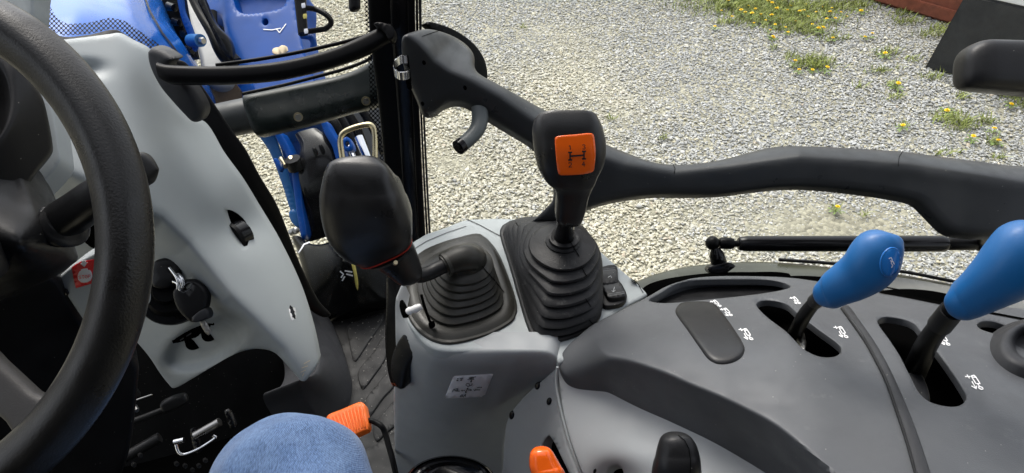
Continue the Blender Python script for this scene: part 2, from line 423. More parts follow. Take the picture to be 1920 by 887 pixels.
M['zinc'] = mat('yellow_zinc_steel', (.55, .47, .30, 1), .30, metal=1, var=.25)
M['mat'] = mat('floor_rubber', (.022, .022, .022, 1), .6, grain=.8, gs=500, var=.15, specks=.25, spec=0.25)
M['fender'] = mat('grey_fender_paint', (.20, .20, .195, 1), .4, var=.04)
M['handle'] = mat('door_handle_plastic', (.026, .028, .030, 1), .40, grain=.35, gs=1000, specks=.06, spec=.4)
M['yellow'] = mat('yellow_tape', (.55, .47, .12, 1), .5)
M['beige'] = mat('bare_filler', (.62, .50, .33, 1), .7, var=.15)
M['rust'] = mat('rusty_red_steel', (.22, .065, .035, 1), .7, var=.25, wear=((.10, .045, .03, 1), 5, .55))
M['brown'] = mat('muddy_brown', (.10, .065, .035, 1), .8, var=.5)
M['tar'] = mat('dull_black_sheet', (.022, .023, .025, 1), .6, var=.25, wear=((.09, .09, .09, 1), 7, .66))
# ================================================================== setting: ground
def ground_mat():
    m = bpy.data.materials.new('crushed_stone_bed'); m.use_nodes = True; N = m.node_tree.nodes; L = m.node_tree.links; b = N['Principled BSDF']; b.inputs['Roughness'].default_value = .9
    tc = N.new('ShaderNodeTexCoord'); v = N.new('ShaderNodeTexVoronoi'); v.inputs['Scale'].default_value = 38; L.new(tc.outputs['Object'], v.inputs['Vector'])
    n = N.new('ShaderNodeTexNoise'); n.inputs['Scale'].default_value = 1.2; n.inputs['Detail'].default_value = 6; L.new(tc.outputs['Object'], n.inputs['Vector'])
    r = N.new('ShaderNodeValToRGB'); r.color_ramp.elements[0].position = .35; r.color_ramp.elements[0].color = (.33, .31, .23, 1); r.color_ramp.elements[1].position = .65; r.color_ramp.elements[1].color = (.41, .39, .30, 1); L.new(n.outputs['Fac'], r.inputs[0])
    mx = N.new('ShaderNodeMix'); mx.data_type = 'RGBA'; mx.blend_type = 'MULTIPLY'; mx.inputs[0].default_value = .5; L.new(r.outputs[0], mx.inputs[6]); bw = N.new('ShaderNodeSeparateColor'); L.new(v.outputs['Color'], bw.inputs[0]); L.new(bw.outputs[0], mx.inputs[7]); L.new(mx.outputs[2], b.inputs['Base Color'])
    bp = N.new('ShaderNodeBump'); bp.inputs['Distance'].default_value = .012; bp.inputs['Strength'].default_value = .8; bp.invert = True; L.new(v.outputs['Distance'], bp.inputs['Height']); L.new(bp.outputs[0], b.inputs['Normal'])
    return m
nx, ny = 60, 60
gv = []; gfc = []
xs = np.r_[-400, -120, -40, np.linspace(-14, 14, 57), 40, 120, 400]; ys = np.r_[-400, -100, -20, np.linspace(-2, 16, 55), 40, 120, 400]
for y in ys:
    for x in xs:
        near = abs(x) < 14 and -2 < y < 16
        z = (.02*math.sin(x*1.3+y*.7) + .012*math.sin(y*2.1-x*.6)) if near else 0
        gv.append((x, y, z))
for j in range(len(ys)-1):
    for i in range(len(xs)-1): a = j*len(xs)+i; gfc.append((a, a+1, a+len(xs)+1, a+len(xs)))
g = link('ground', mesh_from(gv, gfc), ground_mat()); g['kind'] = 'structure'
def gz(x, y): return .02*math.sin(x*1.3+y*.7) + .012*math.sin(y*2.1-x*.6)
def gpt(px, py):
    d = float(zp(0)(px, py)); p = W(px, py, d); return np.array([p[0], p[1], gz(p[0], p[1])])

# gravel: loose stones scattered over the yard (stuff)
def stone_mesh(seed):
    import bmesh
    r = np.random.default_rng(seed); bm = bmesh.new()
    P = r.normal(size=(15, 3)); P /= np.linalg.norm(P, axis=1)[:, None]; P *= r.uniform(.78, 1.0, (15, 1)); P *= [1.0, r.uniform(.6, .9), r.uniform(.42, .68)]
    for p in P: bm.verts.new(p)
    bmesh.ops.convex_hull(bm, input=bm.verts); bmesh.ops.recalc_face_normals(bm, faces=bm.faces)
    bmesh.ops.delete(bm, geom=[v for v in bm.verts if not v.link_faces], context='VERTS')
    bmesh.ops.bevel(bm, geom=bm.edges[:], offset=.10, segments=1, affect='EDGES', profile=.5, clamp_overlap=True)
    me = bpy.data.meshes.new('stone'); bm.to_mesh(me); bm.free()
    me.polygons.foreach_set('use_smooth', [True] * len(me.polygons)); me.set_sharp_from_angle(angle=math.radians(38))
    return me
def stone_mat():
    m = bpy.data.materials.new('gravel_stone'); m.use_nodes = True; N = m.node_tree.nodes; L = m.node_tree.links; b = N['Principled BSDF']; b.inputs['Roughness'].default_value = .75
    at = N.new('ShaderNodeAttribute'); at.attribute_type = 'INSTANCER'; at.attribute_name = 'tone'
    ag = N.new('ShaderNodeAttribute'); ag.attribute_type = 'INSTANCER'; ag.attribute_name = 'greyness'
    w = N.new('ShaderNodeValToRGB'); cr = w.color_ramp
    cols = [(0, (.42, .380, .27)), (.15, (.46, .425, .315)), (.4, (.51, .478, .365)), (.7, (.55, .522, .415)), (.93, (.62, .595, .50)), (1, (.45, .36, .26))]
    cr.elements[0].color = cols[0][1] + (1,); cr.elements[1].color = cols[-1][1] + (1,)
    for p, c in cols[1:-1]: e = cr.elements.new(p); e.color = c + (1,)
    q = N.new('ShaderNodeValToRGB'); cr = q.color_ramp
    cols = [(0, (.23, .235, .24)), (.3, (.29, .295, .30)), (.6, (.345, .35, .352)), (.85, (.40, .405, .405)), (1, (.50, .50, .50))]
    cr.elements[0].color = cols[0][1] + (1,); cr.elements[1].color = cols[-1][1] + (1,)
    for p, c in cols[1:-1]: e = cr.elements.new(p); e.color = c + (1,)
    L.new(at.outputs['Fac'], w.inputs[0]); L.new(at.outputs['Fac'], q.inputs[0])
    mx = N.new('ShaderNodeMix'); mx.data_type = 'RGBA'; L.new(ag.outputs['Fac'], mx.inputs[0]); L.new(w.outputs[0], mx.inputs[6]); L.new(q.outputs[0], mx.inputs[7])
    tc = N.new('ShaderNodeTexCoord'); n = N.new('ShaderNodeTexNoise'); n.inputs['Scale'].default_value = 2.2; n.inputs['Detail'].default_value = 5; L.new(tc.outputs['Object'], n.inputs['Vector'])
    r = N.new('ShaderNodeMapRange'); r.inputs['To Min'].default_value = .8; r.inputs['To Max'].default_value = 1.2; r.inputs['From Min'].default_value = .3; r.inputs['From Max'].default_value = .7; L.new(n.outputs['Fac'], r.inputs['Value'])
    s = N.new('ShaderNodeVectorMath'); s.operation = 'SCALE'; L.new(mx.outputs[2], s.inputs[0]); L.new(r.outputs[0], s.inputs['Scale']); L.new(s.outputs[0], b.inputs['Base Color'])
    return m
def vnoise(x, y, s, seed):
    r = np.random.default_rng(seed); G = r.random((64, 64)); u = x / s + 31.3; v = y / s + 17.7
    i = np.floor(u).astype(int); j = np.floor(v).astype(int); fu = u - i; fv = v - j; fu = fu*fu*(3-2*fu); fv = fv*fv*(3-2*fv)
    g = lambda a, b: G[a % 64, b % 64]
    return (g(i, j)*(1-fu)+g(i+1, j)*fu)*(1-fv) + (g(i, j+1)*(1-fu)+g(i+1, j+1)*fu)*fv
N_ST = 290000
yy = 1.6 + (8.2 - 1.6) * rng.random(N_ST) ** .92; hw = .86 * (yy * 1.0 + .9) + .3; xx = (rng.random(N_ST) * 2 - 1) * hw
# grey crushed stone towards the upper right, fine trodden patch at lower right
P_ = np.stack([xx, yy], 1)
edge = (xx - .9) * .75 + (yy - 3.2) * .42 + (vnoise(xx, yy, .9, 3) - .5) * 1.6 + (vnoise(xx, yy, .3, 4) - .5) * .6
greyv = 1 / (1 + np.exp(-edge / .28)); greyness = np.clip(greyv * .85 + (rng.random(N_ST) < .10) * .6, 0, 1) * (rng.random(N_ST) < .9)
c0 = gpt(1560, 420); trod = np.exp(-((xx - c0[0]) / .55) ** 2 - ((yy - c0[1]) / .22) ** 2)
trod = np.maximum(trod, .75*np.exp(-((xx - gpt(850, 310)[0]) / .16) ** 2 - ((yy - gpt(850, 310)[1]) / .16) ** 2))
for (qx, qy, ax, ay, st_) in ((1000,60,.5,.25,.35),(1130,230,.35,.2,.35),(900,200,.3,.25,.3),(1350,180,.6,.3,.3)):
    q_ = gpt(qx, qy); trod = np.maximum(trod, st_*np.exp(-((xx-q_[0])/ax)**2-((yy-q_[1])/ay)**2)*(.4+.9*vnoise(xx, yy, .12, 8)))
siz = rng.lognormal(math.log(.0112), .32, N_ST) * (1 - .55 * trod); siz = np.clip(siz, .004, .026)
zz = .02*np.sin(xx*1.3+yy*.7) + .012*np.sin(yy*2.1-xx*.6) + rng.random(N_ST) * .009 - trod*.008
keepm = rng.random(N_ST) > trod * .35
xx, yy, zz, siz, greyness = [a[keepm] for a in (xx, yy, zz, siz, greyness)]
pm = bpy.data.meshes.new('gravel_points'); pm.vertices.add(len(xx)); pm.vertices.foreach_set('co', np.stack([xx, yy, zz], 1).ravel())
for nm, arr in (('tone', rng.random(len(xx))), ('greyness', greyness), ('size', siz)):
    at = pm.attributes.new(nm, 'FLOAT', 'POINT'); at.data.foreach_set('value', arr.astype(np.float32))
rot = np.stack([rng.normal(0, .28, len(xx)), rng.normal(0, .28, len(xx)), rng.random(len(xx)) * 6.283], 1)
at = pm.attributes.new('rot', 'FLOAT_VECTOR', 'POINT'); at.data.foreach_set('vector', rot.astype(np.float32).ravel())
at = pm.attributes.new('pick', 'INT', 'POINT'); at.data.foreach_set('value', rng.integers(0, 12, len(xx)).astype(np.int32))
sm = stone_mat(); scol = bpy.data.collections.new('stone_shapes')
for i in range(12):
    me = stone_mesh(100 + i); me.materials.append(sm); so = bpy.data.objects.new('stone_shape', me); scol.objects.link(so)
gr = link('gravel', pm, sm); gr['kind'] = 'stuff'; gr['label'] = 'loose pale beige and grey crushed stone covering the yard'; gr['category'] = 'gravel'
ng = bpy.data.node_groups.new('scatter', 'GeometryNodeTree'); ng.interface.new_socket('Geometry', in_out='INPUT', socket_type='NodeSocketGeometry'); ng.interface.new_socket('Geometry', in_out='OUTPUT', socket_type='NodeSocketGeometry')
n = ng.nodes; l = ng.links; gi = n.new('NodeGroupInput'); go = n.new('NodeGroupOutput'); ip = n.new('GeometryNodeInstanceOnPoints'); ci = n.new('GeometryNodeCollectionInfo'); ci.inputs['Collection'].default_value = scol; ci.inputs['Separate Children'].default_value = True
def nattr(nm, ty): a = n.new('GeometryNodeInputNamedAttribute'); a.data_type = ty; a.inputs['Name'].default_value = nm; return a.outputs[0]
l.new(gi.outputs[0], ip.inputs['Points']); l.new(ci.outputs[0], ip.inputs['Instance']); ip.inputs['Pick Instance'].default_value = True
l.new(nattr('pick', 'INT'), ip.inputs['Instance Index']); l.new(nattr('rot', 'FLOAT_VECTOR'), ip.inputs['Rotation']); l.new(nattr('size', 'FLOAT'), ip.inputs['Scale']); l.new(ip.outputs[0], go.inputs[0])
gr.modifiers.new('scatter', 'NODES').node_group = ng

# weeds
def leafmat(nm, c, v=.35):
    m = mat(nm, c, .6, var=v); m.node_tree.nodes['Principled BSDF'].inputs['Transmission Weight'].default_value = 0; return m
M['grass'] = leafmat('weed_green', (.21, .245, .055, 1), .45); M['leaf'] = leafmat('dandelion_leaf', (.14, .20, .05, 1)); M['petal'] = mat('dandelion_yellow', (.90, .66, .02, 1), .6, var=.08); M['stalk'] = mat('dandelion_stalk', (.22, .24, .08, 1), .6)
tufts = [(1375,10,150,22,1.0),(1430,20,130,26,1.2),(1490,45,110,26,1.0),(1535,18,110,20,1.0),(1600,12,70,14,.8),(1400,42,70,14,.6),(1515,62,60,12,.7),(1560,78,50,8,.5),(1690,28,40,12,.6),(1700,45,50,12,.5),(1745,70,40,10,.5),(1520,122,55,14,1.0),(1530,132,45,10,.8),(1480,108,20,6,.4),(1655,108,45,12,.5),(1705,120,25,8,.3),(1650,140,40,8,.45),(1668,168,22,7,.5),(1675,190,25,7,.4),(1800,240,45,16,.6),(1770,228,40,10,.5),(1848,235,30,10,.4),(1860,270,30,8,.35),(1895,190,40,10,.7),(1910,205,30,9,.4),(1800,192,20,8,.5),(1745,155,28,8,.5),(1760,60,30,14,.6),(1345,45,20,5,.4),(1395,35,16,5,.3),(1450,93,14,5,.3),(1145,225,14,4,.25),(1245,262,14,4,.2),(980,50,10,3,.2),(1770,290,30,6,.25),(1870,300,22,5,.2),(1622,400,12,4,.2),(1565,388,12,4,.15),(1610,170,18,5,.3),(1690,240,14,5,.3)]
gvv = []; gff = []
for (px, py, w, h, dens) in tufts:
    nb = int(w * h * dens * .36) + 12
    for k in range(nb):
        q = gpt(px + random.gauss(0, w * .36), py + random.gauss(0, h * .40)); a = random.uniform(0, 6.283); L_ = random.uniform(.02, .075) * (.8 + .3*dens); wd = random.uniform(.002, .005); lean = random.uniform(.3, 1.3)
        dx, dy = math.cos(a), math.sin(a); sx, sy = -dy*wd, dx*wd; z0 = q[2] + .012; i = len(gvv)
        for t in (0, .5, 1):
            r_ = L_ * lean * t ** 1.4; z = z0 + L_ * t * (1 - .35*lean*t); ww = (1, .8, .06)[int(t*2)]
            gvv += [(q[0]+dx*r_-sx*ww, q[1]+dy*r_-sy*ww, z), (q[0]+dx*r_+sx*ww, q[1]+dy*r_+sy*ww, z)]
        gff += [(i, i+1, i+3, i+2), (i+2, i+3, i+5, i+4)]
gm = link('grass', mesh_from(gvv, gff), M['grass']); gm['kind'] = 'stuff'; gm['label'] = 'low green weeds and grass growing through the gravel'; gm['category'] = 'grass'

def dandelion(kind):
    r = random.Random(kind); root = bpy.data.objects.new('dandelion', None); COL.objects.link(root); root.empty_display_size = .03
    h = (.05, .035, .065)[kind]
    v = []; f = []
    for ring, (R, z, nn) in enumerate(((.019, 0, 16), (.015, .004, 14), (.010, .007, 11), (.005, .009, 7))):
        for k in range(nn):
            a = 6.283*k/nn + ring*.3 + r.uniform(-.1, .1); w_ = .0034; i = len(v); ca, sa = math.cos(a), math.sin(a)
            v += [(ca*.002+sa*w_*.5, sa*.002-ca*w_*.5, h+z*.6), (ca*.002-sa*w_*.5, sa*.002+ca*w_*.5, h+z*.6), (ca*R-sa*w_, sa*R+ca*w_, h+z+.002), (ca*R+sa*w_, sa*R-ca*w_, h+z+.002)]; f.append((i, i+1, i+2, i+3))
    link('flower_head', mesh_from(v, f, smooth=False), M['petal'], root)
    vv, ff = rings_mesh(tube_rings([(0, 0, -.01), (.002, 0, h*.5), (0, 0, h)], [.0018, .0015, .002], 7)); link('stalk', mesh_from(vv, ff), M['stalk'], root)
    v = []; f = []
    for k in range(8):
        a = 6.283*k/8 + r.uniform(-.3, .3); L_ = r.uniform(.04, .075); ca, sa = math.cos(a), math.sin(a); i = len(v)
        for t, w_ in ((0, .002), (.35, .006), (.55, .004), (.75, .009), (1, .0008)):
            z = .012 + .018*math.sin(t*2.4); v += [(ca*L_*t-sa*w_, sa*L_*t+ca*w_, z), (ca*L_*t+sa*w_, sa*L_*t-ca*w_, z)]
        for q in range(4): f.append((i+2*q, i+2*q+1, i+2*q+3, i+2*q+2))
    link('leaf_rosette', mesh_from(v, f), M['leaf'], root); return root
protos = [dandelion(k) for k in range(3)]
extra = [(1383,14),(1400,12),(1415,18),(1425,26),(1433,40),(1441,56),(1460,34),(1472,22),(1480,12),(1490,40),(1512,36),(1528,24),(1540,12),(1557,18),(1573,24),(1508,8),(1450,48),(1470,52),(1585,30),(1412,44),(1350,20),(1476,60),(1455,2),(1520,48)]
flowers = [(1340,48),(1363,2),(1371,35),(1388,22),(1396,24),(1408,31),(1420,2),(1438,3),(1442,12),(1452,21),(1455,15),(1465,5),(1497,25),(1505,22),(1445,36),(1446,70),(1548,36),(1553,30),(1562,38),(1611,21),(1535,60),(1530,59),(1447,71),(1486,121),(1495,136),(1520,132),(1544,135),(1559,76),(1617,72),(1631,72),(1655,109),(1770,213),(1817,262),(1690,239),(1872,178),(1568,387),(1865,271),(1887,202),(1676,168),(1858,249)]
used = [False]*3
SPOT = {(1340,48): 'alone on gravel left of the big weed patch', (1548,36): 'at the right fringe of the weed patch', (1611,21): 'alone near the end of the rusty skip', (1535,60): 'just below the big weed patch', (1486,121): 'left of the small tuft below the weed patch', (1495,136): 'at the lower left edge of the small tuft', (1520,132): 'in the middle of the small tuft', (1544,135): 'at the right end of the small tuft', (1559,76): 'between the big weed patch and the small tuft', (1617,72): 'upper one of the flowers in thin weeds mid gravel', (1631,72): 'beside another flower in the thin weeds mid gravel', (1655,109): 'in the reddish weed left of the black trough', (1770,213): 'below the lower left corner of the black trough', (1817,262): 'in the weed clump under the padded bar', (1690,239): 'alone in a small rosette above the grab bar', (1872,178): 'half hidden directly under the padded bar', (1568,387): 'alone in gravel below the black grab bar', (1865,271): 'rightmost in the weeds above the grab bar', (1887,202): 'at the right edge just below the padded bar', (1676,168): 'in a lone tuft left of the padded bar', (1858,249): 'in short grass between padded bar and grab bar'}
for i, (px, py) in enumerate(flowers + extra):
    k = i % 3; p = gpt(px, py + 8)
    if not used[k]: d = protos[k]; used[k] = True
    else:
        d = protos[k].copy(); COL.objects.link(d)
        for ch in protos[k].children: c = ch.copy(); COL.objects.link(c); c.parent = d
    d.location = (p[0], p[1], p[2] + .01); d.rotation_euler = (random.uniform(-.2, .2), random.uniform(-.2, .2), random.uniform(0, 6.28)); s = random.uniform(.7, 1.0) * (.75 if i >= len(flowers) else 1); d.scale = (s, s, s)
    d['category'] = 'dandelion'; d['group'] = 'yellow dandelions in the gravel'
    cl = ['in the big green weed patch at the top', 'on bare gravel left of the weed patch', 'in the small tuft below the weed patch', 'on sparse gravel near the rusty skip', 'near the black trough'][0 if (py < 40 and 1370 < px < 1580) else 1 if px < 1400 else 2 if 100 < py < 140 and px < 1570 else 3 if py < 115 else 4]
    d['label'] = 'yellow dandelion ' + cl
    row = [q for q in (flowers + extra) if q not in SPOT and ((q[1] < 15) == (py < 15)) and ((q[1] < 34) == (py < 34))]
    row.sort(); rk = row.index((px, py)) if (px, py) in row else 0
    ORD = ['first', 'second', 'third', 'fourth', 'fifth', 'sixth', 'seventh', 'eighth', 'ninth', 'tenth', 'eleventh', 'twelfth', 'thirteenth', 'fourteenth', 'fifteenth', 'sixteenth', 'seventeenth', 'eighteenth', 'nineteenth', 'twentieth']
    d['label'] = 'yellow dandelion, ' + ORD[min(rk, 19)] + ' from the left in the ' + ('top' if py < 15 else 'middle' if py < 34 else 'lowest') + ' row of the weed patch'
    if (px, py) in SPOT: d['label'] = 'yellow dandelion ' + SPOT[(px, py)]

# ================================================================== things lying in the yard
t = thing('steel_trough', 'dull black steel box with pale top standing on the gravel', 'trough')
A = gpt(1730, 135); B = gpt(1935, 193); B = A + (B - A) * 2.2; hgt = .60
dirn = (B - A); dirn[2] = 0; dirn /= np.linalg.norm(dirn); nrm = np.array([-dirn[1], dirn[0], 0]); 
if nrm[1] < 0: nrm = -nrm
def prism(name, q, mat_, parent, bev=.012):
    import bmesh
    bm = bmesh.new(); vs_ = [bm.verts.new(tuple(p)) for p in q]
    for f in ((0,1,2,3),(7,6,5,4),(0,4,5,1),(1,5,6,2),(2,6,7,3),(3,7,4,0)): bm.faces.new([vs_[i] for i in f])
    bmesh.ops.recalc_face_normals(bm, faces=bm.faces)
    if bev: bmesh.ops.bevel(bm, geom=bm.edges[:], offset=bev, segments=2, affect='EDGES')
    me = bpy.data.meshes.new('mesh'); bm.to_mesh(me); bm.free(); return link(name, me, mat_, parent)
up = np.array([0, 0, 1.]); ln = dirn * .10
a0, b0 = A - up*.02, B - up*.02; a1 = A + up*hgt + ln*.6; b1 = B + up*hgt
prism('side_wall', [a0, b0, b0+nrm*1.2, a0+nrm*1.2, a1, b1, b1+nrm*1.2, a1+nrm*1.2], M['tar'], t)
c0 = a1 + dirn*.16
prism('cover_sheet', [c0+nrm*.01+up*.003, b1+nrm*.01+up*.003, b1+nrm*1.1+up*.003, c0+nrm*1.1+up*.003, c0+nrm*.01+up*.16, b1+nrm*.01+up*.16, b1+nrm*1.1+up*.16, c0+nrm*1.1+up*.16], M['white'], t, .006)
t = thing('skip', 'rusty brownish red steel container lying at the gravel edge', 'skip')
A = gpt(1600, -8); B = gpt(1772, 42); dirn = (B-A)/np.linalg.norm(B-A); nrm = np.array([-dirn[1], dirn[0], 0]); nrm *= np.sign(nrm[1]); A = A - dirn*1.5; B = B + dirn*.5
prism('body', [A-up*.03, B-up*.03, B-up*.03+nrm*1.5, A-up*.03+nrm*1.5, A+up*.9, B+up*.9, B+up*.9+nrm*1.5, A+up*.9+nrm*1.5], M['rust'], t, .01)
prism('lower_rail', [A-nrm*.05+up*.03, B-nrm*.05+up*.03, B-nrm*.004+up*.03, A-nrm*.004+up*.03, A-nrm*.05+up*.13, B-nrm*.05+up*.13, B-nrm*.004+up*.13, A-nrm*.004+up*.13], M['rust'], t, .006)

# ================================================================== tractor outside: hood, loader
t = thing('tractor_hood', 'glossy blue rounded engine hood beyond the dotted windscreen edge', 'hood')
hd = tps([(60,-20,1.45),(200,-20,1.60),(300,0,1.80),(70,60,1.30),(200,80,1.40),(320,120,1.62),(150,20,1.40),(250,30,1.55),(355,130,1.75),(290,60,1.58)])
shell('hood_panel', [(20,-40),(40,60),(90,110),(200,130),(300,150),(362,135),(346,95),(322,50),(297,15),(275,-40)], add(hd, bump(230,0,40,60,-.03)), M['blueh'], t, er=46, thick=.25, g=10, back=(-.1,.55,-.83))
strokes('panel_seam', [[(262,-30),(282,22),(305,62),(338,105)]], off(hd,-.004), 3, M['ink'], t)
t = thing('front_mudguard', 'smooth light grey mudguard sheet between hood and blue loader', 'mudguard')
shell('guard_panel', [(335,-30),(350,40),(368,90),(385,150),(440,150),(445,105),(420,60),(395,-30)], tps([(340,-30,2.3),(400,-30,2.3),(370,100,2.05),(440,100,2.05),(360,40,2.2)]), M['fender'], t, er=12, thick=.02)
t = thing('hydraulic_valve', 'dark greasy valve block beside the blue hood', 'valve')
loft('block', [(306,-20,344,-22,1.9),(312,30,352,28,1.9),(330,70,362,66,1.9),(345,112,372,108,1.9)], M['satin'], t, e=4, thick=.8)
for (x, y, r) in ((318,12,9),(328,40,8),(345,62,9),(352,92,8)): tube('fitting', [(x,y,1.86),(x+10,y+3,1.84)], [r,r*.8], M['gloss'], t)
shell('bracket', [(338,-20),(345,20),(358,50),(368,88),(362,95),(350,62),(338,30),(330,-20)], const(1.82), M['blue'], t, er=2, thick=.01)
tube('pin', [(358,76,1.83),(376,76,1.80)], [12,12], M['bluek'], t); tube('bolt_head', [(376,76,1.80),(382,77,1.795)], [7,6], M['steel'], t, n=6)
t = thing('hydraulic_hose', 'black hose running down past the grey mudguard to the loader', 'hose')
tube('hose', [(352,-20,2.0),(372,20,1.98),(398,62,1.95),(418,96,1.93),(440,120,1.93)], [7,8,10,15,16], M['satin'], t)
shell('hose_guard', [(360,-20),(372,-20),(400,40),(428,72),(436,110),(425,106),(412,90),(395,55)], const(1.9), M['gloss'], t, er=4, thick=.02)
# loader tower
t = thing('front_loader', 'blue steel front loader arm plate with chipped paint above the rail', 'loader')
ld = add(tps([(380,0,2.05),(550,0,2.05),(460,100,1.98),(568,90,1.98),(470,210,1.90),(590,200,1.90)]), fold([(418,-20),(428,60),(462,150),(475,230)], .0024, 3, 1))
shell('tower_plate', [(376,-40),(378,18),(384,24),(411,26),(422,70),(432,112),(446,165),(470,230),(600,210),(590,150),(570,95),(556,30),(548,-40)], ld, M['blue'], t, er=3, thick=.12, holes=[[(436,-30),(440,8),(446,20),(458,25),(480,24),(512,19),(530,12),(537,-2),(538,-30)], ell(497,41,5.5,6)], g=8, her=2, hole_thick=.05)
shell('cross_plate', [(420,-50),(560,-50),(555,20),(560,60),(430,60),(425,20)], off(ld, .05), M['blue'], t, er=3, thick=.02)
strokes('scratch', [[(494,55),(510,56),(526,53)],[(524,61),(536,45)],[(524,61),(518,54)]], off(ld,-.002), 1.8, M['white'], t)
shell('chipped_patch', [(510,98),(512,90),(522,88),(528,84),(538,87),(540,94),(530,100),(518,102)], off(ld,-.003), M['beige'], t, er=1, thick=.002)
tube('pivot_pin', [(398,24,2.02),(403,52,2.0)], [9,5], M['satin'], t)
tube('lug', [(566,68,1.96),(582,70,1.95),(588,80,1.95),(586,90,1.95)], [5,6,6,5], M['blue'], t)
shell('side_cheek', [(440,150),(450,167),(462,185),(472,200),(490,205),(478,180),(465,150)], const(1.86), M['blue'], t, er=2, thick=.02)
t = thing('loader_cylinder', 'black hydraulic cylinder with small tags beside the blue loader plate', 'cylinder')
loft('barrel', [(549,-30,573,-32,1.93),(555,20,574,18,1.92),(560,66,577,62,1.91)], M['satin'], t, e=3)
for (x, y) in ((568,10),(571,30),(573,58)): shell('tag', [(x-3,y-4),(x+3,y-5),(x+4,y+4),(x-2,y+5)], const(1.895), M['label'] if y != 30 else M['yellow'], t, er=1, thick=.001)
t = thing('corrugated_hose', 'dark corrugated hose looping over the gravel beside the loader', 'hose')
P = crom([(568,15,1.93),(590,17,1.93),(612,28,1.92),(621,42,1.92),(612,53,1.92),(592,57,1.92),(572,60,1.92)], 14)
tube('hose', [tuple(p) for p in P], [4.6 + .9*(i % 2) for i in range(len(P))], M['satin'], t, per=1)
t = thing('cylinder_stub', 'short black cylindrical stub hanging at the top beside the pillar', 'stub')
tube('barrel', [(664,-30,1.3),(665,10,1.3),(666,17,1.3),(667,20,1.3)], [11,11,10,7], M['satin'], t)  # small black cylinder taken as wiper and mirror hardware
# mud plate behind rail
t = thing('muddy_plate', 'mud covered brown metal plate under the black rail', 'plate')
shell('plate', [(375,160),(385,200),(400,210),(440,205),(455,190),(440,155)], const(1.95), M['brown'], t, er=2, thick=.02)
# loader beam with sleeve
t = thing('loader_crossbar', 'dark round cross tube with bolted glossy sleeve outside the windscreen', 'crossbar')
loft('tube', [(360,205,395,268,1.36),(400,197,430,257,1.37),(465,183,492,245,1.38),(500,178,520,238,1.38)], M['handle'], t)
sl = loft('sleeve', [(461,186,478,240,1.37),(463,180,488,256,1.37),(480,176,505,254,1.37),(560,160,580,236,1.38),(640,143,655,214,1.38),(690,123,690,206,1.38),(725,92,722,196,1.38),(770,80,770,190,1.38)], M['green'], t, e=3.2, per=6, thick=.7)
cs = cast(sl)
for (x, y) in ((559,219),(686,189)):
    dd = float(cs(x, y)) ; b_ = tube('bolt', [(x,y,dd+.003),(x+.5,y+1,dd-.009)], [6.5,6], M['steel'], t, n=6)
    tube('washer', [(x,y,dd+.002),(x+.3,y+.5,dd-.003)], [8.5,8.5], M['zinc'], b_)
t = thing('thin_rod', 'thin black rod running along the top of the glossy sleeve', 'rod')
tube('rod', [(455,176,1.33),(530,160,1.34),(600,142,1.34),(650,128,1.34),(690,112,1.34),(712,92,1.34)], 3.2, M['satin'], t)
# lower loader bracket
t = thing('loader_bracket', 'blue pivot bracket with black block below the glossy sleeve', 'bracket')
shell('back_plate', [(505,240),(520,262),(540,330),(556,400),(600,440),(640,430),(650,330),(640,280),(612,228),(600,215)], tps([(510,240,1.98),(640,240,2.0),(560,420,2.0),(640,420,2.02)]), M['blue'], t, er=3, thick=.04)
shell('left_cheek', [(514,246),(525,248),(534,262),(549,292),(560,318),(564,345),(566,380),(574,440),(566,450),(556,400),(549,350),(545,318),(534,288),(520,266)], const(1.80), M['blue'], t, er=3, thick=.05)
shell('right_cheek', [(600,222),(610,226),(622,246),(636,268),(646,296),(640,320),(630,300),(622,275),(608,250)], const(1.80), M['blue'], t, er=3, thick=.05)
loft('pivot_block', [(556,258,600,246,1.86),(566,280,618,262,1.84),(560,310,632,290,1.83),(562,350,640,330,1.83),(572,390,642,370,1.85),(575,450,640,430,1.88)], M['gloss'], t, e=3.5, thick=.6)
tube('collar', [(556,316,1.80),(548,298,1.78)], [15,15], M['satin'], t)
for (x, y, r) in ((588,278,20),(600,272,22)): tube('ring', [(x,y,1.80),(x+4,y+8,1.80),(x+20,y+48,1.82),(x+22,y+60,1.84)], [3,4,4,2], M['satin'], t)
tube('pin', [(546,300,1.80),(552,312,1.78)], [10,9], M['zinc'], t, n=20); tube('grease_nipple', [(528,300,1.83),(536,312,1.80)], [7,5], M['zinc'], t)
shell('lock_plate', [(511,298),(516,296),(528,316),(524,322)], const(1.78), M['blue'], t, er=2, thick=.02)
shell('eye_lug', [(641,262),(650,256),(660,270),(662,280),(654,284),(643,280)], const(1.78), M['blue'], t, er=3, thick=.03, holes=[ell(651,270,4,5)])
shell('lower_lug', [(541,398),(549,392),(560,402),(564,425),(556,426),(545,415)], const(1.84), M['bluek'], t, er=3, thick=.03)
t = thing('reflection_sheet', 'purplish sheet painted as a dim reflection left of the blue pivot bracket', 'sheet')
shell('sheet', [(476,238),(504,240),(520,270),(545,350),(556,400),(546,398),(530,350),(505,285)], const(1.95), M['bluek'], t, er=2, thick=.01)  # flat bluish sheet stands in for a dim reflection
t = thing('hydraulic_hose', 'dark hydraulic hoses and chrome end fitting behind the bent gold handle', 'hose')
for a_ in ([(605,205,1.92),(628,232,1.9),(640,262,1.9)], [(648,205,1.9),(668,240,1.9),(690,300,1.9)], [(675,200,1.9),(700,240,1.9),(720,285,1.88)], [(625,200,2.0),(652,250,2.0),(668,300,2.0)]): tube('hose', a_, [8,9,9], M['satin'], t)
tube('fitting', [(673,258,1.86),(690,300,1.84),(694,320,1.84)], [9,8,8], M['chrome'], t); tube('fitting', [(655,275,1.88),(668,305,1.86)], [6,6], M['chrome'], t)
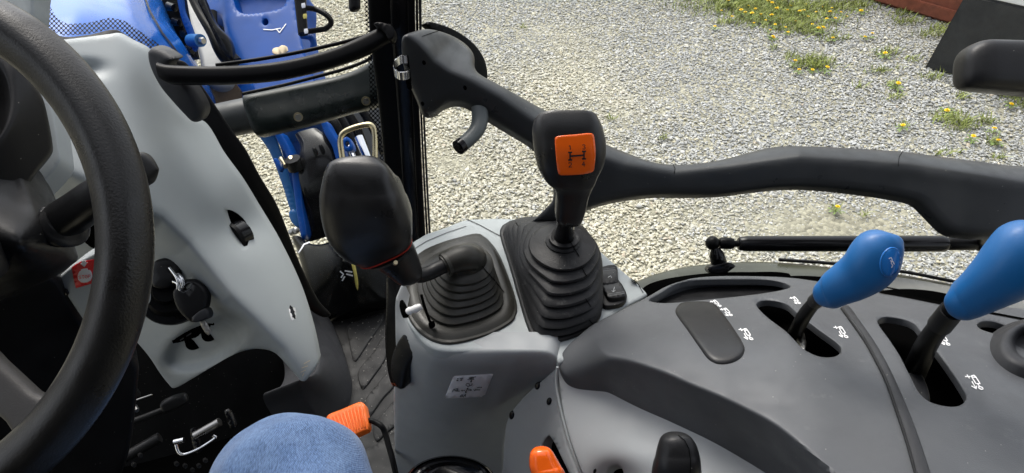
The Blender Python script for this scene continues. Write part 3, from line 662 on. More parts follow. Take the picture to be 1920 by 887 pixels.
shell('mounting_plate', [(600,205),(720,190),(735,330),(700,340),(650,320),(625,260)], const(2.08), M['dgrey'], t, er=3, thick=.02)
t = thing('bent_rod_handle', 'gold zinc plated bent rod handle above the joystick grip', 'handle')
tube('rod', [(647,330,1.62),(641,290,1.62),(638,262,1.62),(644,249,1.62),(662,240,1.62),(686,234,1.62),(697,236,1.62),(702,250,1.62),(703,290,1.62),(702,330,1.62)], 5.2, M['zinc'], t, n=18)
t = thing('hydraulic_tank', 'big glossy black curved tank with yellow stripe behind the joystick', 'tank')
tk = shell('tank', [(556,470),(545,440),(560,440),(575,452),(600,455),(650,440),(740,440),(742,560),(690,580),(628,600),(600,595),(580,560)], tps([(560,450,1.75),(740,450,1.75),(640,480,1.60),(560,560,1.66),(740,540,1.68),(625,590,1.66)]), M['tank'], t, er=14, thick=.2, g=9)
shell('stripe', [(656,476),(662,480),(668,505),(672,530),(671,545),(668,538),(664,515)], off(cast(tk), -.003), M['yellow'], t, er=1, thick=.001)
strokes('paint_chips', [[(638,509),(644,514),(640,520)],[(647,508),(660,510)],[(650,514),(661,517)],[(646,519),(642,526)],[(560,474),(570,458),(580,454)]], off(cast(tk), -.002), 2.6, M['label'], t)
t = thing('step_ladder', 'grey metal step edges just above the gravel left of the tank', 'step')
for (x, y, dx) in ((540,432,0),(548,450,0),(556,468,0)): shell('tread', [(x,y),(x+18,y-6),(x+22,y+2),(x+4,y+9)], const(1.9), M['steel'], t, er=1, thick=.02)

# ================================================================== windscreen, pillar, door frame
def glass_mat():
    m = bpy.data.materials.new('clear_glass'); m.use_nodes = True; N = m.node_tree.nodes; L = m.node_tree.links; N.remove(N['Principled BSDF'])
    tr = N.new('ShaderNodeBsdfTransparent'); tr.inputs[0].default_value = (.95, .97, .96, 1); gl = N.new('ShaderNodeBsdfGlossy'); gl.inputs['Roughness'].default_value = .02
    fr = N.new('ShaderNodeFresnel'); fr.inputs[0].default_value = 1.16; mx = N.new('ShaderNodeMixShader'); L.new(fr.outputs[0], mx.inputs[0]); L.new(tr.outputs[0], mx.inputs[1]); L.new(gl.outputs[0], mx.inputs[2]); df = N.new('ShaderNodeBsdfDiffuse'); df.inputs[0].default_value = (.6, .58, .52, 1); nz = N.new('ShaderNodeTexNoise'); nz.inputs['Scale'].default_value = 9; nz.inputs['Detail'].default_value = 10; nz.inputs['Distortion'].default_value = 1.2
    mr = N.new('ShaderNodeMapRange'); mr.inputs['From Min'].default_value = .45; mr.inputs['From Max'].default_value = .8; mr.inputs['To Max'].default_value = .05; L.new(nz.outputs['Fac'], mr.inputs['Value']); m2 = N.new('ShaderNodeMixShader'); L.new(mr.outputs[0], m2.inputs[0]); L.new(mx.outputs[0], m2.inputs[1]); L.new(df.outputs[0], m2.inputs[2]); L.new(m2.outputs[0], N['Material Output'].inputs[0]); return m
def frit_mat():
    m = bpy.data.materials.new('dotted_frit'); m.use_nodes = True; N = m.node_tree.nodes; L = m.node_tree.links; bs = N['Principled BSDF']; bs.inputs['Base Color'].default_value = (.004, .004, .005, 1); bs.inputs['Roughness'].default_value = .7; bs.inputs['Specular IOR Level'].default_value = .1
    uv = N.new('ShaderNodeUVMap'); uv.uv_map = 'UVMap'; mp = N.new('ShaderNodeVectorMath'); mp.operation = 'SCALE'; mp.inputs['Scale'].default_value = 185; L.new(uv.outputs[0], mp.inputs[0])
    ro = N.new('ShaderNodeVectorRotate'); ro.rotation_type = 'Z_AXIS'; ro.inputs['Angle'].default_value = .785; L.new(mp.outputs[0], ro.inputs['Vector'])
    fr = N.new('ShaderNodeVectorMath'); fr.operation = 'FRACTION'; L.new(ro.outputs[0], fr.inputs[0]); sb = N.new('ShaderNodeVectorMath'); sb.operation = 'SUBTRACT'; sb.inputs[1].default_value = (.5, .5, 0); L.new(fr.outputs[0], sb.inputs[0])
    sp = N.new('ShaderNodeSeparateXYZ'); L.new(sb.outputs[0], sp.inputs[0]); cb = N.new('ShaderNodeCombineXYZ'); L.new(sp.outputs[0], cb.inputs[0]); L.new(sp.outputs[1], cb.inputs[1])
    ln = N.new('ShaderNodeVectorMath'); ln.operation = 'LENGTH'; L.new(cb.outputs[0], ln.inputs[0]); lt = N.new('ShaderNodeMath'); lt.operation = 'LESS_THAN'; lt.inputs[1].default_value = .40; L.new(ln.outputs['Value'], lt.inputs[0])
    tr = N.new('ShaderNodeBsdfTransparent'); mx = N.new('ShaderNodeMixShader'); L.new(lt.outputs[0], mx.inputs[0]); L.new(bs.outputs[0], mx.inputs[1]); L.new(tr.outputs[0], mx.inputs[2]); L.new(mx.outputs[0], N['Material Output'].inputs[0]); return m
M['glass'] = glass_mat(); M['frit'] = frit_mat()
def pane(name, outline, depth, m, parent, uv=False, sharp=True):
    """a thin sheet of glass: one smooth face"""
    v, f, tris, base, border, idx, vv = shell_data(outline, depth, er=1, erm=0.0, thick=.004, g=40, sharp=sharp, step=20)
    me = mesh_from(v[:base], [tuple(t_) for t_ in tris])
    if uv:
        u = me.uv_layers.new(name='UVMap'); li = np.empty(len(me.loops), int); me.loops.foreach_get('vertex_index', li); dm = float(np.mean(depth(vv[:, 0], vv[:, 1]))); u.data.foreach_set('uv', (vv * dm / F)[li].ravel())
    return link(name, me, m, parent)
t = thing('windscreen', 'clear windscreen pane with dotted black border beside the pillar', 'windscreen')
wd = yp(1.02)
pane('glass', [(694,-40),(727,335),(745,470),(738,550),(630,594),(600,570),(557,478),(519,381),(440,255),(380,165),(340,110),(280,-40)], wd, M['glass'], t)
pane('frit_band', [(680,-40),(700,-40),(735,330),(750,420),(735,400),(716,320),(704,235),(690,215),(694,190),(690,110)], off(wd, .004), M['frit'], t, uv=True)
fd = tps([(60,0,1.12),(90,80,1.02),(220,60,1.05),(340,120,1.12),(330,90,1.14),(90,0,1.14),(210,30,1.08)])
pane('frit_border', [(58,-30),(72,32),(95,57),(120,67),(165,64),(210,54),(225,57),(300,108),(345,128),(330,105),(300,84),(232,38),(206,33),(165,43),(126,45),(106,33),(94,12),(86,-30)], fd, M['frit'], t, uv=True)
t = thing('cab_pillar', 'black front cab pillar between windscreen and glass door', 'pillar')
yq = lambda y, s, px=None: float(yp(s)(0, y))
def vloft(name, rows, yv, m, th=.8, e=5, parent=None, n=28): return loft(name, [(x1, y, x2, y, yq(y, yv)) for (y, x1, x2) in rows], m, parent, e=e, thick=th, n=n, per=4)
vloft('post', [(-60,690,745),(60,695,748),(200,712,757),(330,725,766),(480,744,780)], .99, M['satin'], parent=t)
vloft('trim_cover', [(-60,730,768),(60,735,770),(200,746,777),(330,755,782),(480,768,792)], .975, M['gloss'], parent=t, e=6)
t = thing('door_frame', 'black glass door edge frame with rubber seals right of pillar', 'door frame')
vloft('frame_rail', [(-60,764,778),(60,766,779),(200,774,786),(330,780,792),(480,788,800)], .955, M['satin'], parent=t)
vloft('rubber_seal', [(-60,779,784),(60,780,785),(200,787,791),(330,793,797),(480,801,805)], .95, M['gloss'], parent=t, e=2)
vloft('rubber_seal', [(-60,784,791),(60,786,791),(200,792,796),(330,798,802),(480,806,810)], .96, M['dband'], parent=t, e=2)
pane('glass', [(786,-60),(804,430),(815,560),(1200,560),(1300,500),(1437,492),(1560,500),(1700,515),(1800,532),(1960,566),(1960,-60)], yp(.975), M['glass'], t)
# lower frame of windscreen, black
t = thing('front_window_surround', 'black lower windscreen frame running down beside the grey dashboard', 'frame')
shell('frame_bar', [(300,120),(345,115),(372,150),(385,168),(440,250),(461,279),(489,331),(519,381),(540,432),(560,485),(578,525),(600,566),(622,592),(606,596),(580,580),(545,540),(500,460),(430,350),(330,230)], tps([(340,120,1.10),(440,255,1.16),(520,381,1.24),(600,575,1.38),(330,230,1.10),(500,500,1.28),(600,680,1.42)]), M['satin'], t, er=5, thick=.02)
shell('corner_cover', [(46,-40),(50,20),(58,52),(80,90),(95,110),(300,140),(350,190),(365,170),(345,128),(300,108),(226,57),(210,54),(165,64),(120,67),(94,57),(72,30),(64,-40)], tps([(50,-40,1.06),(60,50,.98),(100,90,.95),(210,70,.99),(300,120,1.05),(350,180,1.08)]), M['satin'], t, er=3, thick=.01)

# ================================================================== dashboard
t = dash = thing('dashboard', 'light grey moulded dashboard panel behind the steering wheel', 'dashboard')
dm = tps([(200,70,.95),(120,85,.92),(275,98,.965),(380,235,1.01),(480,390,1.03),(560,540,1.01),(600,690,.985),(572,718,.98),(60,370,.82),(100,520,.79),(270,560,.88),(320,730,.90),(280,300,.93),(380,420,.98),(20,150,.86),(440,660,.94),(450,330,1.02)])
dd_ = add(dm, fold([(240,380),(305,410),(355,458),(395,508),(430,553),(478,600),(530,655),(575,725)], .0020, 5, 1), fold([(218,66),(250,200),(300,400)], .00025, 8, -1), fold([(272,98),(330,240),(430,420),(560,640)], .00045, 10, -1), bump(440,430,55,42,.012), bumpq(384,646,74,37,.055,-26,3), bump(160,130,34,14,.014))
shell('panel', [(95,80),(150,74),(195,68),(216,66),(240,78),(275,98),(285,130),(302,172),(345,222),(380,236),(415,292),(450,340),(482,392),(520,456),(560,540),(583,610),(597,672),(597,682),(575,714),(566,718),(556,708),(535,684),(515,664),(495,657),(470,657),(440,666),(400,688),(360,712),(325,730),(315,722),(300,703),(278,670),(255,643),(230,620),(160,608),(108,525),(40,370),(20,300),(20,150),(60,85)], dd_, M['lgrey'], t, er=5, thick=.012, g=7, step=4, lines=[ell(384,646,76,39,-26)+[ell(384,646,76,39,-26)[0]], ell(384,646,66,32,-26), [(270,392),(305,410),(355,458),(395,508),(430,553),(478,600),(530,655)]],
      holes=[[(421,397),(430,394),(446,402),(460,416),(467,434),(466,452),(460,468),(453,470),(441,452),(428,424)]])
dcast = cast(t.children[0])
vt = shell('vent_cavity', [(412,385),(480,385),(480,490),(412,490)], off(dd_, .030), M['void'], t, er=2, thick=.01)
tube('vent_wheel', [(456,438,float(dd_(456,438))+.016),(437,447,float(dd_(437,447))+.020)], [27,27], M['gloss'], t, n=30)
tube('vent_wheel', [(440,446,float(dd_(440,446))+.022),(434,449,float(dd_(434,449))+.024)], [31,31], M['satin'], t, n=30)
sc_ = shell('screw_cap', ell(549,585,5.5,15,-20), off(dcast, -.001), M['gloss'], t, er=3, thick=.006)
shell('chipped_edge', [(542,576),(548,571),(553,573),(556,590),(555,600),(549,602),(544,590)], off(dcast, -.0006), M['white'], t, er=1, thick=.001)
shell('hook_slot', [(146,117),(152,118),(160,124),(163,131),(160,139),(156,136),(156,130),(151,124)], off(dcast, -.001), M['void'], t, er=2, thick=.004)
strokes('worn_edge', [[(570,682),(581,676)],[(566,690),(577,686)],[(564,698),(573,694)],[(567,705),(570,700)]], off(dcast,-.0006), 1.2, M['beige'], t)
# key tray
shell('tray_opening', [(314,645),(322,637),(352,618),(378,607),(400,603),(412,604),(402,612),(386,620),(370,634),(350,640),(330,646)], off(dcast, -.001), M['void'], t, er=3, thick=.004)
for (x, y, r) in ((361,640,14),(390,625,13)): tube('socket', [(x,y-4,float(dcast(x,y))+.012),(x+2,y+4,float(dcast(x,y))-.002)], [r,r], M['void'], t, n=24)
strokes('tray_edge', [[(338,638),(352,629),(368,619),(384,612)]], off(dcast,-.003), 2.4, M['dgrey'], t)
# dash left upper corner top
shell('top_corner', [(-60,-60),(58,-60),(61,10),(58,40),(52,50),(20,40),(-60,20)], const(.92), M['lgrey'], t, er=6, thick=.03)
# grab rail
t = thing('grab_rail', 'curved glossy black grab rail from dashboard to pillar', 'rail')
rl = loft('bar', [(300,118,306,152,.92),(318,123,322,158,.92),(360,125,362,159,.925),(430,125,432,158,.93),(500,120,504,153,.94),(560,110,566,142,.95),(620,94,630,125,.96),(670,74,684,105,.97),(705,57,722,84,.975),(728,46,742,70,.98)], M['satin'], t, e=2.6, n=40, per=6)
shell('weld_flange', [(700,44),(708,41),(722,43),(736,50),(740,60),(736,72),(728,74),(722,62),(712,52)], const(.955), M['satin'], t, er=2, thick=.02)
tube('thin_bar', [(405,122,.99),(480,112,.995),(560,98,1.0),(640,80,1.0),(700,64,1.0)], 3.6, M['satin'], t)
mt_d = tps([(275,95,.93),(345,140,.93),(330,220,.96),(375,225,.965)])
shell('end_mount', [(272,98),(275,92),(284,90),(298,94),(312,102),(325,112),(316,118),(311,128),(312,140),(322,148),(345,155),(362,176),(377,205),(376,220),(368,231),(356,231),(340,216),(318,192),(298,168),(283,142),(274,118)], mt_d, M['dband'], t, er=11, erm=.012, thick=.014, g=6)
# ignition
t = thing('ignition_switch', 'round black ignition switch on the dashboard right of steering wheel', 'switch')
icx, icy = 322, 550; di = float(dd_(icx, icy))
tube('bezel', [(icx,icy,di+.012),(icx-2,icy+1,di-.004)], [60,57], M['black'], t, n=40)
tube('ring', [(icx-3,icy+4,di-.004),(icx-6,icy+6,di-.010)], [52,47], M['gloss'], t, n=40)
tube('barrel', [(icx-6,icy+6,di-.006),(icx-10,icy+2,di-.030)], [38,33], M['satin'], t, n=32)
tube('barrel', [(icx-9,icy-2,di-.02),(icx-12,icy-6,di-.045)], [26,22], M['satin'], t, n=32)
t = thing('ignition_key', 'black headed ignition key turned in the switch', 'key')
shell('key_head', [(283,500),(288,490),(300,485),(316,484),(328,489),(335,502),(335,516),(328,528),(318,538),(300,542),(284,536)], const(di-.062), M['black'], t, er=6, thick=.009, holes=[[(317,500),(321,500),(324,510),(320,512)]])
t = thing('key_ring', 'small steel split ring joining the two black keys', 'key ring')
for k, (x1, y1, x2, y2) in enumerate(((318,502,338,545),(327,515,343,540),(325,528,334,542),(333,514,345,535))): tube('ring_coil', [(x1,y1,di-.072),((x1+x2)/2+3,(y1+y2)/2-3,di-.078),(x2,y2,di-.078)], 2.6, M['chrome'], t)
t = thing('spare_key', 'second black key hanging on the ring over the tray', 'key')
kd = const(di-.078)
kh = shell('key_head', [(322,551),(327,540),(335,530),(350,524),(366,527),(380,537),(387,551),(386,572),(378,592),(371,602),(358,605),(345,596),(330,578)], kd, M['black'], t, er=6, thick=.010, holes=[[(342,540),(352,532),(358,533),(354,540),(344,545)]])
strokes('slot_rim', [[(337,545),(342,535),(354,529),(360,532),(357,541),(344,549),(337,545)]], off(kd,-.001), 1.6, M['dgrey'], t)
shell('collar', [(358,596),(384,578),(391,589),(388,597),(366,605),(358,602)], off(kd,-.003), M['dband'], t, er=3, thick=.014)
bl = shell('blade', [(374,602),(381,598),(392,615),(396,624),(390,629),(383,622)], off(kd,.002), M['steel'], t, er=1, thick=.002)
# grey cover with sticker
t = thing('column_side_cover', 'light grey cover flap carrying the red stop sticker', 'cover')
cd = tps([(110,522,.80),(200,478,.79),(160,606,.83),(240,600,.83)])
cv = shell('cover', [(106,524),(112,518),(150,490),(205,474),(260,590),(170,620),(160,612),(155,602)], cd, M['lgrey'], t, er=5, thick=.03, sharp=False)
st = shell('stop_sticker', [(134,502),(140,497),(150,492),(178,486),(180,500),(182,529),(162,535),(142,541),(138,525)], off(cd, -.0012), M['red'], t, er=1, thick=.0006, sharp=True)
ic = shell('engine_symbol', [(147,512),(149,509),(151,509),(151,506),(163,504),(164,507),(168,507),(171,512),(172,520),(169,527),(163,530),(152,530),(146,525),(145,518)], off(cd, -.0026), M['white'], st, er=1, thick=.0005)
shell('arrow_symbol', [(153,490),(160,489),(160,493),(164,492),(158,501),(150,495),(153,494)], off(cd, -.0026), M['white'], st, er=.6, thick=.0005, sharp=True)
def stroke_text(txt, x, y, h, ang=0, w=.62, gap=.28):
    G = {'S': [[(1,.1),(.5,0),(0,.15),(.1,.42),(.9,.58),(1,.85),(.5,1),(0,.9)]], 'T': [[(0,0),(1,0)],[(.5,0),(.5,1)]], 'O': [[(.5,0),(.05,.2),(.05,.8),(.5,1),(.95,.8),(.95,.2),(.5,0)]], 'P': [[(0,1),(0,0),(.8,.03),(1,.28),(.8,.52),(0,.55)]],
         '1': [[(.15,.22),(.55,0),(.55,1)]], '2': [[(0,.15),(.5,0),(.95,.2),(.9,.45),(0,1),(1,1)]], '3': [[(0,.08),(.6,0),(.95,.22),(.5,.47),(1,.75),(.6,1),(0,.92)]], '4': [[(.7,1),(.7,0),(0,.68),(1,.68)]]}
    out = []; c, s = math.cos(math.radians(ang)), math.sin(math.radians(ang)); cx = 0
    for ch in txt:
        for L in G[ch]: out.append([(x + (cx + a*h*w)*c - b*h*s, y + (cx + a*h*w)*s + b*h*c) for a, b in L])
        cx += h*(w+gap)
    return out
strokes('stop_lettering', stroke_text('STOP', 147.5, 517.5, 5.6, -6, .75, .3), off(cd,-.0033), 1.0, M['red'], ic, off=0.0002, step=1)
shell('clip', ell(123,549,4.5,7,-25), off(cd,-.002), M['gloss'], t, er=2, thick=.006)

# ================================================================== instrument pod, column
t = thing('instrument_pod', 'black instrument hood seen through the steering wheel', 'instrument panel')
pdp = tps([(-60,80,.66),(10,100,.66),(85,183,.68),(104,280,.69),(40,365,.66),(-60,360,.62),(0,230,.63)])
shell('hood', [(-80,60),(0,84),(30,100),(60,140),(85,180),(95,215),(105,272),(103,288),(80,318),(40,364),(0,364),(-80,364)], pdp, M['black'], t, er=16, thick=.08, g=8, holes=[ell(-32,187,54,84)], her=10, hole_thick=.04)
shell('gauge_face', ell(-32,187,66,96), off(pdp, .034), M['void'], t, er=2, thick=.01)
shell('side_panel', [(60,150),(88,178),(100,215),(111,284),(111,302),(98,322),(62,360),(50,374),(36,370),(40,320)], tps([(60,150,.74),(110,290,.735),(50,374,.72)]), M['lgrey'], t, er=4, thick=.04)
t = thing('steering_column', 'black moulded steering column shroud below the instruments', 'steering column')
shell('upper_shroud', [(-80,352),(0,356),(28,361),(45,376),(65,402),(96,430),(126,452),(146,480),(151,490),(147,499),(108,527),(50,553),(0,574),(-80,600)], add(tps([(-60,370,.60),(30,365,.64),(150,490,.70),(0,570,.67),(-60,600,.66),(40,460,.60)]), fold([(-60,470),(40,480),(151,490)], .0004, 12, 1)), M['black'], t, er=20, thick=.10, g=8)
shell('lower_shroud', [(-80,560),(0,560),(70,520),(108,524),(135,570),(165,612),(230,650),(262,700),(200,930),(-80,930)], tps([(-60,560,.74),(100,524,.78),(160,612,.86),(-60,930,.90),(200,900,.98)]), M['black'], t, er=12, thick=.05, g=14)
# stalk
t = thing('shuttle_lever', 'thick black column lever pointing right behind the steering wheel', 'lever')
sk = loft('grip', [(92,392,118,440,.66),(104,380,138,442,.65),(132,362,166,424,.64),(165,340,196,402,.625),(205,318,236,376,.615),(240,295,268,352,.61),(257,287,281,344,.61),(272,286,286,338,.61),(285,298,293,326,.61),(292,308,297,318,.61)], M['black'], t, e=2.8, thick=.85)
ks = [(60,402,104,462),(66,397,112,460),(72,396,120,461),(76,389,124,455),(82,392,134,462),(88,386,138,455),(95,390,146,461),(100,384,143,450),(108,380,140,440)]
loft('bellows', [(a,b,c,d,.665-.002*i) for i,(a,b,c,d) in enumerate(ks)], M['blackm'], t, per=4, thick=1)
strokes('direction_mark', [[(170,350),(173,345),(180,347)],[(171,349),(177,352)],[(175,357),(180,358)]], off(cast(sk),-.001), 1.8, M['white'], t, step=2)
shell('socket', ell(172,438,24,40,-38), off(dd_, -.004), M['void'], dash, er=6, thick=.01)
shell('socket_rim', ell(168,440,34,50,-38), off(dd_, .001), M['mgrey'], dash, er=6, thick=.01)

# ================================================================== steering wheel
t = thing('steering_wheel', 'large black ridged steering wheel close to the viewer', 'steering wheel')
wc = V(-268.4, 475.2, .4995); wn_ = Vector((.0088, -.7199, .6940)).normalized(); wu = Vector((1, 0, 0)); wu = (wu - wn_*wu.dot(wn_)).normalized(); wv = wn_.cross(wu)
R0, NA, NB = .2, 220, 40
rr = []
for i in range(NA):
    a = 2*math.pi*i/NA; rad = wu*math.cos(a) + wv*math.sin(a); c = wc + rad*R0; ring = []
    for j in range(NB):
        b = 2*math.pi*j/NB; pr = .0192*(1 + .042*math.cos(4*b+.8)); ring.append(tuple(c + rad*(math.cos(b)*pr) + wn_*(math.sin(b)*pr)))
    rr.append(np.array(ring))
v_, f_ = rings_mesh(rr, cap=False, closed=True); link('rim', fix_normals(mesh_from(v_, f_)), M['wheel'], t)
hubm = []
for q, (rad_, h_) in enumerate(((.004,.012),(.05,.012),(.060,.004),(.064,-.012),(.05,-.04),(.02,-.10))):
    hubm.append(np.array([tuple(wc + (wu*math.cos(2*math.pi*j/36) + wv*math.sin(2*math.pi*j/36))*rad_ + wn_*(h_-.03)) for j in range(36)]))
v_, f_ = rings_mesh(hubm); link('hub', fix_normals(mesh_from(v_, f_)), M['black'], t)
M['spoke'] = mat('spoke_plastic', (.024, .0215, .020, 1), .5, grain=.5, gs=700, specks=.05)
for ang in (-41, 90, 180+41):
    a = math.radians(ang); rad = wu*math.cos(a) + wv*math.sin(a); tn = wn_.cross(rad); rg = []
    for s, w_, z_ in ((.04,.030,-.03),(.08,.021,-.027),(.13,.0155,-.016),(.17,.0145,-.006),(.190,.020,-.002)):
        c = wc + rad*s - tn*(.19-s)*.16 + wn_*z_; b = np.linspace(0, 2*np.pi, 24, endpoint=False)
        x = np.sign(np.cos(b))*np.abs(np.cos(b))**.6*w_; y = np.sign(np.sin(b))*np.abs(np.sin(b))**.6*.009
        rg.append(np.array([tuple(c + tn*xx_ + wn_*yy_) for xx_, yy_ in zip(x, y)]))
    v_, f_ = rings_mesh(rg); link('spoke', fix_normals(mesh_from(v_, f_)), M['spoke'], t)
# ================================================================== floor and footwell
ZF = 1.15
t = thing('floor_mat', 'black ribbed rubber floor mat between dashboard and console', 'mat')
fz = zp(ZF)
shell('mat_sheet', [(617,590),(640,580),(690,560),(730,542),(800,560),(800,960),(600,960),(600,860),(620,780),(650,735),(640,650)], fz, M['mat'], t, er=2, thick=.03, g=20)
for q in ([(651,612),(660,605),(690,594),(717,586),(716,602),(690,642),(667,676),(662,674),(655,645)], [(671,697),(696,664),(722,628),(723,668),(702,702),(681,728),(676,725)], [(684,752),(712,714),(742,680),(742,716),(716,748),(694,778),(689,776)], [(700,800),(724,768),(745,745),(745,790),(722,812),(706,826)], [(680,850),(706,832),(726,818),(745,810),(745,900),(690,910)]):
    shell('raised_pad', q, off(fz,-.006), M['mat'], t, er=2, thick=.006)
t = thing('floor_wedge', 'dark grey moulded raised edge between dashboard foot and mat', 'moulding')
shell('moulding', [(545,560),(567,566),(577,571),(600,582),(618,594),(632,622),(645,655),(656,692),(665,730),(664,745),(650,768),(620,800),(580,760),(560,715),(590,700),(598,680),(592,650)], add(tps([(567,568,1.50),(618,594,1.66),(665,738,1.52),(600,700,1.40),(620,800,1.44),(560,740,1.38)]), fold([(600,575),(622,610),(640,660),(655,735)], .0018, 5, -1)), M['dband'], t, er=4, thick=.08)
M['pipe'] = mat('dull_black_pipe', (.014,.014,.014,1), .42, spec=.35)
M['well'] = mat('dirty_well_shade', (.006,.006,.006,1), .6, var=.4, specks=.3, spec=.2)  # near-black base colour puts the shade of the pedal well into the surface
t = thing('footwell', 'pedal well under the dashboard with its shade painted near black', 'footwell')
shell('front_wall', [(130,590),(300,640),(540,640),(585,740),(620,800),(640,960),(-80,960),(-80,560)], tps([(130,590,1.30),(600,640,1.50),(300,900,1.45),(-80,900,1.35)]), M['well'], t, er=3, thick=.04, g=26)
fw = tps([(200,700,1.24),(500,700,1.34),(300,900,1.30)])
for (a, b, c, d_, r) in ((250,790,330,760,6),(230,860,300,820,10)): tube('pipe', [(a,b,float(fw(a,b))),(c,d_,float(fw(c,d_)))], r, M['pipe'], t)
for (a, b) in ((250,870),(262,852),(372,872),(384,862),(360,880),(346,872),(330,868)): tube('bolt_head', [(a,b,float(fw(a,b))-.02),(a+2,b+3,float(fw(a,b))-.03)], 4, M['pipe'], t, n=6)
for q in ([(205,700),(215,694),(262,742),(258,752),(246,748)], [(300,760),(345,742),(352,756),(308,776)]): shell('pedal_plate', q, off(fw,-.05), M['pipe'], t, er=5, thick=.012)
t = thing('pedal_linkage', 'small steel pin and bent rod linkage in the dark pedal well', 'linkage')
tube('pin', [(366,817,1.20),(412,791,1.20)], 8, M['steel'], t, n=20)
tube('bent_rod', [(329,828,1.19),(334,846,1.19),(345,852,1.19),(372,842,1.19),(398,826,1.19),(404,820,1.19),(400,817,1.19)], 3, M['chrome'], t)
tube('pin_head', [(327,829,1.18),(345,825,1.18)], 5, M['chrome'], t)
shell('lug_plate', [(356,806),(364,804),(376,846),(366,850)], const(1.21), M['gloss'], t, er=2, thick=.01)
shell('lug_plate', [(420,770),(428,772),(440,800),(432,806)], const(1.21), M['gloss'], t, er=2, thick=.01)
t = thing('throttle_linkage', 'thin steel rod with chrome bolts beside the wheel rim in shade', 'linkage')
tube('rod', [(200,775,1.15),(240,756,1.15),(285,740,1.15)], 1.6, M['steel'], t)
for (x, y) in ((230,714),(242,757),(252,762),(190,785),(200,804)): tube('bolt', [(x,y,1.14),(x+5,y+8,1.13)], [5,4], M['steel'], t, n=6)
# debris
dv = []; dfc = []
for k in range(150):
    if k < 80: px = random.gauss(700, 26); py = random.gauss(640, 45)
    elif k < 110: px = random.uniform(600, 735); py = 590 - (px-620)*.38 + random.gauss(0, 5)
    else: px = random.uniform(640, 740); py = random.uniform(560, 860)
    if not (622 < px < 738 and 548 < py < 870): continue
    if px < 640 + (py-600)*.16: continue
    p = W(px, py, float(fz(px, py))); p[2] += .0078; r_ = random.lognormvariate(math.log(.0009), .5); i = len(dv)
    for q in range(5): a = 6.283*q/5; dv.append((p[0]+r_*math.cos(a)*random.uniform(.6, 1.6), p[1]+r_*math.sin(a)*random.uniform(.6, 1.4), p[2]+random.uniform(0, .001)))
    dv.append((p[0], p[1], p[2]+r_)); dfc += [(i+q, i+(q+1) % 5, i+5) for q in range(5)]
M['crumb'] = mat('pale_crumb', (.26,.25,.23,1), .8, var=.3)
o = link('debris', mesh_from(dv, dfc, smooth=False), M['crumb']); o['kind'] = 'stuff'; o['label'] = 'pale grit and dried crumbs scattered on the black floor mat'; o['category'] = 'debris'

# ================================================================== side console with the two boots
ZC = 1.675
t = cons = thing('side_console', 'light grey side console carrying joystick and gear lever', 'console')
top_d = zp(ZC)
ctop = shell('top_panel', [(728,512),(738,490),(775,452),(786,445),(800,437),(835,425),(872,411),(900,409),(940,408),(1000,412),(1040,418),(1085,432),(1110,455),(1160,500),(1214,549),(1206,557),(1180,570),(1150,588),(1100,625),(1080,648),(1062,672),(1048,678),(1041,668),(1025,659),(990,657),(900,657),(830,657),(803,648),(777,622),(757,588),(744,552)], top_d, M['lgrey'], t, er=5, thick=.012, g=10)
wall_d = tps([(760,600,.985),(800,655,.955),(900,660,.937),(1040,672,.925),(760,720,1.02),(890,720,.965),(745,880,1.15),(850,800,1.035),(930,880,1.09),(990,720,.97),(1040,700,.945),(940,800,1.05)])
cw = shell('front_wall', [(742,560),(757,589),(777,624),(803,650),(830,659),(900,659),(990,659),(1025,661),(1040,669),(1049,682),(1046,700),(1020,722),(985,752),(960,780),(946,830),(944,870),(944,960),(741,960),(740,887),(738,800),(737,740),(742,690),(740,620)], add(wall_d, fold([(760,640),(810,676),(900,683),(1000,684),(1060,690)], .0007, 5, 1), bump(1000,760,40,60,.012), bumpq(940,742,13,62,-.005,22,1.2)), M['mgrey'], t, er=5, thick=.03, g=8, lines=[[(765,645),(810,676),(900,683),(1000,684),(1035,687)]])
cc = cast(ctop)
strokes('panel_seam', [[(876,411),(900,422),(922,434),(941,444)],[(1183,522),(1196,532),(1206,549)]], off(cc,-.0006), 1.6, M['ink'], t)
strokes('panel_seam', [[(771,470),(800,452),(838,436),(874,424)]], off(cc,-.0006), 1.2, M['dgrey'], t)
wc_ = cast(cw)
stk = shell('diagram_sticker', [(850,706),(925,702),(908,745),(833,748)], off(wc_,-.0015), M['label'], t, er=1, thick=.0008, sharp=True, step=8)
q = lambda *pts: [(830+a*.0789, 690+b*.0789) for a, b in pts]
L = [q((345,255),(375,252)),q((410,252),(485,245)),q((590,280),(745,268)),q((620,245),(700,225),(790,212)),q((640,252),(740,240)),q((550,405),(570,370),(630,372),(640,430),(600,442),(550,405)),q((650,422),(690,410),(700,375)),
     q((600,475),(540,590)),q((572,488),(600,475),(604,505)),q((536,558),(540,590),(566,578)),q((530,540),(440,540)),q((466,524),(440,540),(468,554)),q((610,525),(690,525)),q((664,510),(690,525),(664,540)),
     q((225,570),(270,490),(300,545),(400,552)),q((310,500),(360,490),(340,540)),q((740,510),(765,545),(790,500)),q((790,522),(885,522)),q((820,472),(880,460)),q((900,468),(930,460)),q((415,692),(440,640),(490,642),(450,692)),q((490,692),(545,620),(540,682))]
strokes('diagram_lines', L, off(wc_,-.0032), 1.15, M['ink'], stk, off=.0002, step=2)
strokes('diagram_dots', [q((338,297),(358,293)),q((430,292),(450,284)),q((668,330),(690,302))], off(wc_,-.0032), 2.4, M['ink'], stk, off=.0002, step=1)
